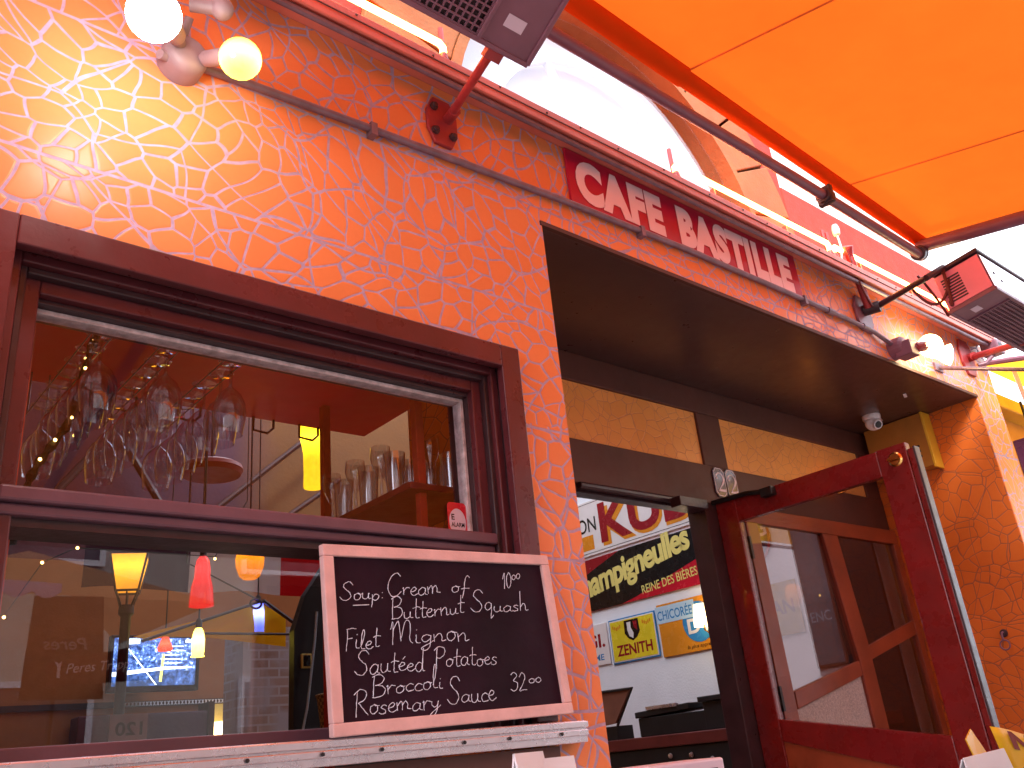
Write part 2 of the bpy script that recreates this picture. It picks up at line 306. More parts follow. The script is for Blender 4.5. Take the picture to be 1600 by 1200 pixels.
# ------------------------------------------------------------------ mesh builder
class MB:
    def __init__(s): s.v = []; s.f = []; s.mi = []; s.cur = 0
    def m(s, i): s.cur = i; return s
    def poly(s, pts):
        k = len(s.v); s.v += [Vector(p) for p in pts]; s.f.append(tuple(range(k, k+len(pts)))); s.mi.append(s.cur); return s
    def box(s, x0, x1, y0, y1, z0, z1):
        k = len(s.v)
        s.v += [Vector(p) for p in ((x0,y0,z0),(x1,y0,z0),(x1,y1,z0),(x0,y1,z0),(x0,y0,z1),(x1,y0,z1),(x1,y1,z1),(x0,y1,z1))]
        for q in ((0,3,2,1),(4,5,6,7),(0,1,5,4),(1,2,6,5),(2,3,7,6),(3,0,4,7)): s.f.append(tuple(k+i for i in q)); s.mi.append(s.cur)
        return s
    def obox(s, o, ax, ay, az):
        """box from corner o spanned by three vectors"""
        o, ax, ay, az = map(Vector, (o, ax, ay, az)); k = len(s.v)
        s.v += [o, o+ax, o+ax+ay, o+ay, o+az, o+ax+az, o+ax+ay+az, o+ay+az]
        for q in ((0,3,2,1),(4,5,6,7),(0,1,5,4),(1,2,6,5),(2,3,7,6),(3,0,4,7)): s.f.append(tuple(k+i for i in q)); s.mi.append(s.cur)
        return s
    def prism(s, pts, d):
        """planar polygon extruded by vector d"""
        d = Vector(d); n = len(pts); k = len(s.v)
        s.v += [Vector(p) for p in pts] + [Vector(p)+d for p in pts]
        s.f.append(tuple(k+i for i in range(n))); s.f.append(tuple(k+n+i for i in reversed(range(n)))); s.mi += [s.cur]*2
        for i in range(n): s.f.append((k+i, k+(i+1) % n, k+n+(i+1) % n, k+n+i)[::-1]); s.mi.append(s.cur)
        return s
    def tube(s, pts, r, n=12, cap=True):
        pts = [Vector(p) for p in pts]; rs = r if isinstance(r, (list, tuple)) else [r]*len(pts)
        T = []
        for i in range(len(pts)):
            a = pts[max(i-1, 0)]; b = pts[min(i+1, len(pts)-1)]; T.append((b-a).normalized())
        up = Vector((0, 0, 1)) if abs(T[0].z) < .9 else Vector((1, 0, 0))
        N = (up - T[0]*up.dot(T[0])).normalized(); k = len(s.v)
        for i, p in enumerate(pts):
            N = (N - T[i]*N.dot(T[i])).normalized(); B = T[i].cross(N)
            for j in range(n):
                a = 2*math.pi*j/n; s.v.append(p + (N*math.cos(a)+B*math.sin(a))*rs[i])
        for i in range(len(pts)-1):
            for j in range(n):
                s.f.append((k+i*n+j, k+i*n+(j+1) % n, k+(i+1)*n+(j+1) % n, k+(i+1)*n+j)); s.mi.append(s.cur)
        if cap:
            s.f.append(tuple(k+j for j in reversed(range(n)))); s.f.append(tuple(k+(len(pts)-1)*n+j for j in range(n))); s.mi += [s.cur]*2
        return s
    def lathe(s, prof, c, axis=(0, 0, 1), n=24):
        """profile (radius, height) turned round an axis through c"""
        ax = Vector(axis).normalized(); c = Vector(c)
        up = Vector((1, 0, 0)) if abs(ax.x) < .9 else Vector((0, 1, 0))
        N = (up-ax*up.dot(ax)).normalized(); B = ax.cross(N); k = len(s.v)
        for (r_, h) in prof:
            for j in range(n):
                a = 2*math.pi*j/n; s.v.append(c+ax*h+(N*math.cos(a)+B*math.sin(a))*max(r_, 1e-4))
        for i in range(len(prof)-1):
            for j in range(n):
                s.f.append((k+i*n+j, k+i*n+(j+1) % n, k+(i+1)*n+(j+1) % n, k+(i+1)*n+j)); s.mi.append(s.cur)
        return s
    def sphere(s, c, r, n=20, m=12, axis=(0, 0, 1), sx=1):
        return s.lathe([(r*math.sin(math.pi*i/m)*sx, -r*math.cos(math.pi*i/m)) for i in range(m+1)], c, axis, n)
    def add(s, vs, fs):
        k = len(s.v); s.v += [Vector(p) for p in vs]
        for q in fs: s.f.append(tuple(k+i for i in q)); s.mi.append(s.cur)
        return s
    def build(s, name, mats, parent=None, smooth=False, bevel=0, auto=True):
        me = bpy.data.meshes.new(name)
        off = Vector(parent.get('_o', (0, 0, 0))) if parent else Vector((0, 0, 0))
        me.from_pydata([v-off for v in s.v], [], s.f)
        mats = mats if isinstance(mats, (list, tuple)) else [mats]
        for m_ in mats: me.materials.append(M[m_] if isinstance(m_, str) else m_)
        for p, i in zip(me.polygons, s.mi): p.material_index = i; p.use_smooth = smooth
        bm = bmesh.new(); bm.from_mesh(me); bmesh.ops.recalc_face_normals(bm, faces=bm.faces); bm.to_mesh(me); bm.free()
        o = bpy.data.objects.new(name, me); COL.objects.link(o)
        if smooth: me.set_sharp_from_angle(angle=R(40))
        if bevel:
            b = o.modifiers.new('bevel', 'BEVEL'); b.width = bevel; b.segments = 2; b.limit_method = 'ANGLE'; b.angle_limit = R(40)
        if parent:
            o.parent = parent; o['_o'] = tuple(off)
        return o
def tag(o, label, cat, group=None, kind=None):
    if label: o['label'] = label
    if cat: o['category'] = cat
    if group: o['group'] = group
    if kind: o['kind'] = kind
    return o
def thing(name, label, cat, loc, group=None):
    o = bpy.data.objects.new(name, None); COL.objects.link(o); o.location = loc; o['_o'] = tuple(loc); o.empty_display_size = .05
    return tag(o, label, cat, group)
def dup(root, delta, label=None):
    c = root.copy(); COL.objects.link(c); c.location = root.location + Vector(delta)
    if label: c['label'] = label
    for ch in root.children:
        d = ch.copy(); COL.objects.link(d); d.parent = c
        for g in ch.children:
            e = g.copy(); COL.objects.link(e); e.parent = d
    return c

def text_geo(body, w_, h_, bold=0.0, shear=0.0, extr=0.0, space=1.0):
    """lettering as flat faces fitted to a w_ x h_ rectangle with its corner at the origin (local x right, y up)"""
    cu = bpy.data.curves.new('t', 'FONT'); cu.body = body; cu.size = 1; cu.offset = bold; cu.shear = shear; cu.extrude = 0
    cu.space_character = space; cu.resolution_u = 5; cu.fill_mode = 'FRONT'
    o = bpy.data.objects.new('t', cu); COL.objects.link(o)
    dg = bpy.context.evaluated_depsgraph_get(); me = bpy.data.meshes.new_from_object(o.evaluated_get(dg))
    vs = [v.co.copy() for v in me.vertices]; fs = [tuple(p.vertices) for p in me.polygons]
    bpy.data.objects.remove(o); bpy.data.curves.remove(cu); bpy.data.meshes.remove(me)
    x0 = min(v.x for v in vs); x1 = max(v.x for v in vs); y0 = min(v.y for v in vs); y1 = max(v.y for v in vs)
    return [((v.x-x0)/(x1-x0)*w_, (v.y-y0)/(y1-y0)*h_) for v in vs], fs
def put_text(mb, body, o, ex, ey, w_, h_, **k):
    vs, fs = text_geo(body, w_, h_, **k); o, ex, ey = Vector(o), Vector(ex), Vector(ey)
    return mb.add([o+ex*a+ey*b for a, b in vs], fs)
X, Y, Z = Vector((1, 0, 0)), Vector((0, 1, 0)), Vector((0, 0, 1))

# ------------------------------------------------------------------ the setting: ground, pavement
g = MB(); g.box(-300, 300, -300, 300, -.5, -.12); tag(g.build('ground', 'road'), None, None, kind='structure')
g = MB(); g.box(-30, 30, -6.0, .0, -.11, 0); tag(g.build('pavement', 'pave'), None, None, kind='structure')

# ------------------------------------------------------------------ the cafe building
cafe = thing('cafe_building', 'orange shard mosaic cafe front with red framed window and recessed doorway', 'building', (3, 0, 0))
w_ = MB()   # street wall with the window hole and the entry hole
WX0, WX1, WZ0, WZ1 = .30, 1.80, 1.30, 2.47
EX0, EX1, EZ = 2.05, 5.78, 3.095
w_.box(-3, WX0, 0, .24, 0, 3.517); w_.box(WX0, WX1, 0, .24, 0, WZ0-.035); w_.box(WX0, WX1, 0, .24, WZ1, 3.517)
w_.box(WX1, EX0, 0, .24, 0, 3.517); w_.box(EX0, EX1, 0, .24, EZ, 3.517); w_.box(EX1, 6.13, 0, .24, 0, 3.517)
w_.build('front_wall', 'tile', cafe)
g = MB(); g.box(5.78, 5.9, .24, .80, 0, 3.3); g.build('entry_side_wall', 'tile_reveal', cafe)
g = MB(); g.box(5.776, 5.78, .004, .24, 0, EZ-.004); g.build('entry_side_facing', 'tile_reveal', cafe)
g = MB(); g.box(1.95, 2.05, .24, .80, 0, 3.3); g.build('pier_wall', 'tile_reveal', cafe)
g = MB(); g.box(2.055, 5.775, .012, .80, EZ-.012, EZ+.12); g.build('entry_soffit', 'soffit', cafe)
for x, y, a in ((5.24, .20, .35), (5.52, .52, .3)):
    g = MB(); g.obox((x, y, EZ-.0165), (.07*math.cos(a), .07*math.sin(a), 0), (-.008, .016, 0), (0, 0, .003)); g.build('soffit_slot', 'white_plastic', cafe)
g = MB(); g.box(2.04, 5.79, -.006, .012, EZ-.012, EZ+.006); g.build('entry_edge_trim', 'brown', cafe)
# header: dark beams with two mosaic panels
g = MB(); g.box(2.055, 5.775, .78, .90, 2.93, 3.083); g.box(2.055, 5.775, .78, .90, 2.40, 2.62); g.box(3.877, 4.085, .783, .897, 2.62, 2.93)
g.box(5.60, 5.775, .783, .897, 2.62, 2.93); g.box(2.055, 2.60, .783, .897, 2.62, 2.93)
g.build('header_beam', 'brown', cafe, bevel=.004)
for a, b in ((2.60, 3.877), (4.085, 5.60)):
    g = MB(); g.box(a, b, .797, .88, 2.62, 2.93); g.build('transom_panel', 'tile_shade', cafe)
# door frame
fr = MB(); fr.box(2.055, 2.85, .782, .90, 0, 2.40); fr.box(3.80, 3.955, .782, .90, 0, 2.40); fr.build('door_frame', 'casing_dark', cafe, bevel=.004)
g = MB(); g.box(2.85, 3.80, .80, .87, 2.36, 2.40); g.tube([(2.87, .775, 2.385), (3.80, .775, 2.385)], .018, 10); g.tube([(3.62, .72, 2.36), (3.78, .76, 2.37)], .014, 8); g.box(3.50, 3.72, .70, .765, 2.335, 2.385)
g.build('door_closer', 'casing_dark', cafe, bevel=.003)
# open door leaf at x = 3.9, hinged at y = .78 and swung out over the pavement
LX, LT = 3.895, .045
def leafbox(mb, y0, y1, z0, z1): mb.box(LX, LX+LT, y0, y1, z0, z1)
door = MB()
leafbox(door, -.295, -.155, .08, 2.40); leafbox(door, .655, .78, .08, 2.40)
leafbox(door, -.155, .655, 2.275, 2.397)
door.prism([(LX+.001, .655, 1.305), (LX+.001, -.155, 1.165), (LX+.001, -.155, .995), (LX+.001, .655, 1.205)], (LT-.002, 0, 0))
dl = door.build('door_leaf', 'red_wood', cafe, bevel=.004)
g = MB(); g.prism([(LX+.012, .655, 1.207), (LX+.012, -.155, .997), (LX+.012, -.155, .08), (LX+.012, .655, .08)], (.02, 0, 0)); g.build('lower_panel', 'rust_wood', dl)
g = MB(); g.prism([(LX+.02, .650, 1.302), (LX+.02, -.15, 1.162), (LX+.02, -.15, 2.28), (LX+.02, .650, 2.28)], (.006, 0, 0)); g.build('door_pane', 'door_glass', dl)
g = MB(); g.box(LX-.002, LX+LT+.003, -.335, -.325, .08, 2.37); g.build('edge_strip', 'casing_dark', dl, bevel=.003)
g = MB(); g.box(LX+.004, LX+LT-.003, -.325, -.297, .08, 2.365); g.build('edge_rebate', 'red_wood', dl, bevel=.003)
g = MB(); g.lathe([(0, -.02), (.032, -.02), (.036, -.012), (.034, -.004), (.026, 0), (.026, .004), (0, .004)], (LX-.004, -.235, 2.335), (-1, 0, 0), 24); g.obox((LX-.026, -.262, 2.328), (.006, 0, 0), (0, .054, .004), (0, 0, .010)); g.build('brass_latch', 'gold', dl, smooth=True)
g = MB(); g.tube([(LX-.02, .80, 2.405), (LX-.024, .56, 2.395), (LX-.03, .44, 2.372)], .014, 8); g.box(LX-.045, LX-.001, .40, .47, 2.345, 2.39); g.build('closer_arm', 'black', dl, bevel=.003)
# fixed side light with sloping middle rails
SY0, SY1 = .745, .785
def spoly(mb, pts, y0=SY0, d=SY1-SY0): mb.prism([(x, y0, z) for x, z in pts], (0, d, 0))
sf = MB()
spoly(sf, [(3.957, 2.398), (5.772, 2.398), (5.772, 2.306), (3.957, 2.312)])
spoly(sf, [(4.09, 2.312), (4.20, 2.312), (4.23, .30), (4.09, .30)])
spoly(sf, [(4.851, 2.309), (5.017, 2.308), (5.077, 1.652), (5.08, .30), (4.936, .30), (4.933, 1.577)])
spoly(sf, [(5.700, 2.305), (5.772, 2.305), (5.772, .30), (5.700, .30)])
spoly(sf, [(4.228, 1.432), (4.933, 1.577), (4.933, 1.497), (4.227, 1.345)], SY0+.003, .034)
spoly(sf, [(5.077, 1.657), (5.702, 1.815), (5.702, 1.73), (5.079, 1.583)], SY0+.003, .034)
spoly(sf, [(4.09, .30), (5.772, .30), (5.772, .02), (4.09, .02)], SY0+.002, .036)
sg = sf.build('side_light', 'rust_wood', cafe, bevel=.004)
g = MB(); g.box(3.957, 4.088, .75, .782, .02, 2.31); g.build('side_stile', 'rail_sky_mauve', sg, bevel=.003)
for z in (2.17, 1.40): 
    g = MB(); g.box(4.078, 4.096, .735, .75, z-.06, z+.06); g.build('hinge', 'black', sg)
g = MB()
spoly(g, [(4.19, 2.32), (4.86, 2.32), (4.94, 1.57), (4.22, 1.42)], .763, .005); spoly(g, [(5.01, 2.315), (5.71, 2.315), (5.71, 1.80), (5.07, 1.65)], .763, .005)
spoly(g, [(5.07, 1.60), (5.71, 1.74), (5.71, .28), (5.07, .28)], .763, .005)
g.build('side_pane', 'door_glass', sg)
g = MB(); spoly(g, [(4.22, 1.36), (4.94, 1.51), (4.94, .28), (4.22, .28)], .763, .005); g.build('stippled_pane', 'stipple_glass', sg)

# window: stepped frame, sashes, panes, metal sill
wn = MB()
def ring(mb, x0, x1, z0, z1, t, y0, y1, bottom=True):
    mb.box(x0, x0+t, y0, y1, z0, z1); mb.box(x1-t, x1, y0, y1, z0, z1); mb.box(x0+t, x1-t, y0, y1, z1-t, z1)
    if bottom: mb.box(x0+t, x1-t, y0, y1, z0, z0+t)
ring(wn, .252, 1.832, 1.336, 2.505, .078, -.032, 0, False)
win = wn.build('street_window', 'casing', cafe, bevel=.004)
wn = MB(); ring(wn, .302, 1.798, 1.30, 2.468, .026, .002, .22, False)
ring(wn, .355, 1.745, 1.336, 2.415, .018, .040, .22, False); wn.build('frame_step', 'casing_dark', win, bevel=.004)
wn = MB(); ring(wn, .328, 1.772, 1.318, 2.442, .027, .022, .21, False)
ring(wn, .372, 1.728, 1.336, 2.398, .036, .062, .20, False); wn.build('frame_step', 'casing', win, bevel=.004)
wn = MB(); ring(wn, .392, 1.704, 1.336, 2.362, .014, .085, .19, False); wn.build('inner_bead', 'casing_dark', win, bevel=.003)
wn = MB(); ring(wn, .394, 1.690, 1.885, 2.348, .014, .108, .150); wn.build('glazing_bead', 'putty', win, bevel=.003)
wn = MB(); wn.box(.372, 1.726, .035, .10, 1.852, 1.886); wn.box(.372, 1.726, .052, .10, 1.826, 1.851); wn.build('meeting_rail', 'rail_sky_mauve', win, bevel=.006)
wn = MB(); wn.box(.372, 1.73, .075, .19, 1.806, 1.826); wn.build('rail_underside', 'casing_dark', win)
wn = MB(); wn.box(.398, 1.70, .10, .15, 1.336, 1.366); wn.build('bottom_rail', 'rail_sky_mauve', win, bevel=.004)
g = MB(); g.box(.405, 1.68, .122, .127, 1.895, 2.338); g.build('upper_pane', 'window_glass', win)
g = MB(); g.box(.398, 1.69, .150, .155, 1.36, 1.815); g.build('lower_pane', 'lower_glass', win)
sm = MB(); sm.box(-3, 1.915, -.055, -.003, 1.275, 1.333); sm.box(-3, 1.915, -.064, -.0551, 1.314, 1.331); sm.box(-3, 1.915, -.062, -.0552, 1.293, 1.309); sm.box(WX0, WX1, -.003, .10, 1.30, 1.333)
sl_ = sm.build('metal_sill', 'steel', win, bevel=.002)
for i in range(9):
    g = MB(); g.lathe([(0, 0), (.005, 0), (.004, .003), (0, .004)], (.3+i*.19+.03*math.sin(i*2.3), -.0655, 1.301), (0, -1, 0), 10); g.build('sill_screw', 'black', sl_)
g = MB(); g.box(-3, 1.835, -.02, -.002, .0, 1.272); g.build('lower_panel', 'brown', cafe)

# ledge with its neon channel, upper wall with the arched window
g = MB(); g.box(-3, 6.1, -.10, 0, 3.518, 3.540); g.box(-3, 6.1, -.113, -.10, 3.482, 3.553); g.box(-3, 6.1, 0, .24, 3.518, 3.575)
lg = g.build('ledge', 'salmon', cafe, bevel=.003)
g = MB(); g.box(-3, 6.08, -.1165, -.1131, 3.5155, 3.5185); g.build('seam', 'brown', lg)
for i in range(26):
    g = MB(); g.lathe([(0, 0), (.005, 0), (.003, .004), (0, .004)], (-.5+i*.25+.06*math.sin(i*5.1), -.1135, 3.536+.006*math.sin(i*3)), (0, -1, 0), 8); g.build('ledge_screw', 'brown', lg)
g = MB(); g.tube([(-3, -.085, 3.474), (2.2, -.088, 3.470), (6.0, -.085, 3.470)], .012, 8); g.build('ledge_conduit', 'pipe', lg, smooth=True)
g = MB(); g.tube([(-3, -.055, 3.504), (2.0, -.055, 3.503), (6.0, -.05, 3.503)], .008, 8); g.build('ledge_conduit', 'pipe', lg, smooth=True)
AX, AZ, AR, AO = 2.75, 3.55, .985, 1.42
N = 40
def arc(rad, a0=0, a1=math.pi, n=N): return [(AX+rad*math.cos(a0+(a1-a0)*i/n), AZ+rad*math.sin(a0+(a1-a0)*i/n)) for i in range(n+1)]
ut = MB()
pts = arc(AO)
# wall round the arch up to z = 7, cut by the arch outline
ut2 = []
for i in range(N):
    (xa, za), (xb, zb) = pts[i], pts[i+1]
    ut.prism([(xa, .12, max(za, 3.575)), (xa, .12, 9.5), (xb, .12, 9.5), (xb, .12, max(zb, 3.575))], (0, .3, 0))
ut.box(-3, AX-AO, .12, .42, 3.575, 9.5); ut.build('upper_wall', 'stone_pink', cafe)
g = MB(); g.box(AX+AO, 6.1, .115, .42, 3.575, 4.15); g.build('upper_pier', 'stone_pink', cafe, bevel=.01)
g = MB(); g.box(AX+AO, 6.1, .14, .42, 4.15, 9.5); g.build('upper_brickwork', 'whitebrick', cafe)
vs = 13
for i in range(vs):
    a0 = math.pi*i/vs+.006; a1 = math.pi*(i+1)/vs-.006
    o_ = arc(AO-.003, a0, a1, 5); q = arc(AR+.045, a0, a1, 5)
    g = MB(); g.prism([(x, .085, max(z, 3.577)) for x, z in o_+q[::-1]], (0, .3, 0)); g.build('arch_stone', 'stone', cafe, bevel=.006)
o_ = arc(AR+.044); q = arc(AR)
fw = MB()
for i in range(N): fw.prism([(q[i][0], .075, max(q[i][1], 3.577)), (o_[i][0], .075, max(o_[i][1], 3.577)), (o_[i+1][0], .075, max(o_[i+1][1], 3.577)), (q[i+1][0], .075, max(q[i+1][1], 3.577))], (0, .2, 0))
aw = fw.build('arched_window', 'stone', cafe)
g = MB(); q = [(x, max(z, 3.578)) for x, z in arc(AR-.002)]; g.prism([(x, .15, z) for x, z in q], (0, .006, 0)); g.build('arched_pane', 'arch_glass', aw)
g = MB(); g.prism([(x, .24, z) for x, z in q], (0, .02, 0)); g.build('sky_white_sheet', 'sky_white', aw)  # white sheet added to stand for sky reflected in the glass
g = MB()
o_ = arc(.80, .25, math.pi-.25); q = arc(.735, .25, math.pi-.25)
for i in range(N): g.prism([(a, .17, c) for a, c in (q[i], o_[i], o_[i+1], q[i+1])], (0, .03, 0))
for a in (R(62), R(118)): g.obox((AX+.30*math.cos(a)-.015, .172, AZ+.30*math.sin(a)), (.03*math.sin(a), 0, -.03*math.cos(a)), (0, .026, 0), (.435*math.cos(a), 0, .435*math.sin(a)))
g.build('arch_bar', 'arch_bar', aw)

# interior shell
g = MB(); g.box(0, 2.0, .24, 5.5, -.05, -.002); g.box(2.0, 5.75, .9, 5.5, -.05, -.002); g.build('interior_floor', 'interior_floor', cafe)
g = MB(); g.box(-.1, 5.745, 5.0, 5.15, 0, 1.86); g.build('back_wall_lower', 'inwall_orange', cafe)
g = MB(); g.box(-.1, 5.745, 5.0, 5.15, 1.90, 2.9); g.build('back_wall_middle', 'inwall_orange', cafe)
g = MB(); g.box(-.1, 5.745, 5.0, 5.15, 2.9, 4.9); g.build('back_wall_upper', 'inwall', cafe)
g = MB(); g.box(-.1, 4.1, 4.985, 5.15, 1.86, 1.90)
bd = g.build('wall_border', 'indark', cafe)
g = MB()
for i in range(70):
    x = 2.2+i*.026
    g.obox((x, 4.982, 1.866), (.007, 0, 0), (0, .002, 0), (.014, 0, .028)); g.obox((x+.014, 4.9815, 1.866), (.007, 0, 0), (0, .002, 0), (-.014, 0, .028))
g.build('border_pattern', 'wallwhite', bd)
g = MB(); g.box(-.15, -.1, .24, 5.15, 0, 4.9); g.build('interior_side_wall', 'inwall_orange', cafe)
g = MB(); g.box(5.75, 5.9, .90, 5.15, 0, 3.42); g.build('sign_wall', 'wallwhite', cafe)
g = MB(); g.box(5.755, 5.9, .90, 5.15, 3.42, 4.9); g.build('upper_side_wall', 'inwall_orange', cafe)
g = MB(); g.box(-.1, 5.9, .42, .44, 4.0, 4.9); g.build('clerestory_wall', 'inwall', cafe)
g = MB(); g.box(-.1, 1.6, .42, 5.0, 4.9, 5.0); g.build('interior_ceiling', 'inwall_orange', cafe)
g = MB(); g.box(-.1, 1.945, .25, 1.13, 2.60, 2.66); g.build('bar_soffit', 'inred', cafe)
bp = MB(); bp.box(2.66, 3.02, 3.90, 4.2, 0, 2.26); bp.build('reflected_brick_pillar', 'brick', cafe)  # brick reflection in the pane, built as a solid pillar
g = MB(); g.tube([(1.2, 4.90, 2.75), (2.2, 4.9, 4.2)], .03, 8); g.tube([(2.1, 4.86, 3.78), (2.42, 4.86, 3.30)], .03, 8); g.tube([(2.75, 4.86, 3.28), (3.75, 4.86, 4.18)], .024, 8); g.tube([(3.0, 4.88, 3.0), (4.0, 4.88, 3.75)], .024, 8)
g.build('roof_brace', 'indark', cafe, smooth=True)

# ------------------------------------------------------------------ signs, plates and the chalkboard on the front
t = thing('name_sign', 'long crimson sign board with pink lit capital letters above the dark entry', 'sign', (3.05, 0, 3.25))
g = MB(); g.box(2.222, 3.862, -.014, -.002, 3.245, 3.512); g.build('board', 'sign_red', t, bevel=.002)
g = MB(); put_text(g, 'CAFE', (2.262, -.0165, 3.270), X, Z, .535, .212, bold=.068, space=1.13); g.build('lettering', 'sign_letter', t)
g = MB(); put_text(g, 'BASTILLE', (2.900, -.0165, 3.270), X, Z, .893, .212, bold=.068, space=1.13); g.build('lettering', 'sign_letter', t)
def digit2(mb, ox, y, oz, sc):
    path = [(.06,.70),(.10,.86),(.26,.97),(.45,.97),(.62,.84),(.66,.66),(.58,.48),(.40,.30),(.20,.12)]
    wd = [.13,.10,.06,.06,.11,.15,.13,.07,.05]
    L = []; Rr = []
    for i, (x, z) in enumerate(path):
        a = path[max(i-1, 0)]; b = path[min(i+1, len(path)-1)]; dx, dz = b[0]-a[0], b[1]-a[1]; n = math.hypot(dx, dz)
        L.append((x-dz/n*wd[i]/2, z+dx/n*wd[i]/2)); Rr.append((x+dz/n*wd[i]/2, z-dx/n*wd[i]/2))
    P = lambda q: (ox+q[0]*sc, y, oz+q[1]*sc)
    for i in range(len(path)-1): mb.poly([P(L[i]), P(L[i+1]), P(Rr[i+1]), P(Rr[i])])
    mb.poly([P((.10, 0)), P((.70, 0)), P((.74, .22)), P((.66, .14)), P((.16, .10))])
    mb.poly([P((.12+.085*math.cos(k*.785), .70+.085*math.sin(k*.785))) for k in range(8)])
for i, (x, lb) in enumerate(((3.915, 'violet enamel number plate 2 on the dark header, mostly clear of the door'), (4.022, 'violet enamel number plate 2 on the dark header, part hidden by the door'))):
    t = thing('number_plate', lb, 'number plate', (x+.05, .78, 2.46), 'house number plates over the door')
    def oct_(x0, x1, z0, z1, c): return [(x0+c, z0), (x1-c, z0), (x1, z0+c), (x1, z1-c), (x1-c, z1), (x0+c, z1), (x0, z1-c), (x0, z0+c)]
    g = MB(); g.m(0).prism([(a, .772, b) for a, b in oct_(x, x+.100, 2.445, 2.612, .022)], (0, .007, 0))
    o1 = oct_(x+.004, x+.096, 2.449, 2.608, .022); o2 = oct_(x+.008, x+.092, 2.453, 2.604, .021)
    g.m(1)
    for k in range(8): g.poly([(o1[k][0], .7705, o1[k][1]), (o1[(k+1) % 8][0], .7705, o1[(k+1) % 8][1]), (o2[(k+1) % 8][0], .7705, o2[(k+1) % 8][1]), (o2[k][0], .7705, o2[k][1])])
    g.build('plate', ['en_purple', 'lilac'], t)
    g = MB(); digit2(g, x+.014, .7702, 2.475, .108); g.build('numeral', 'lilac', t)

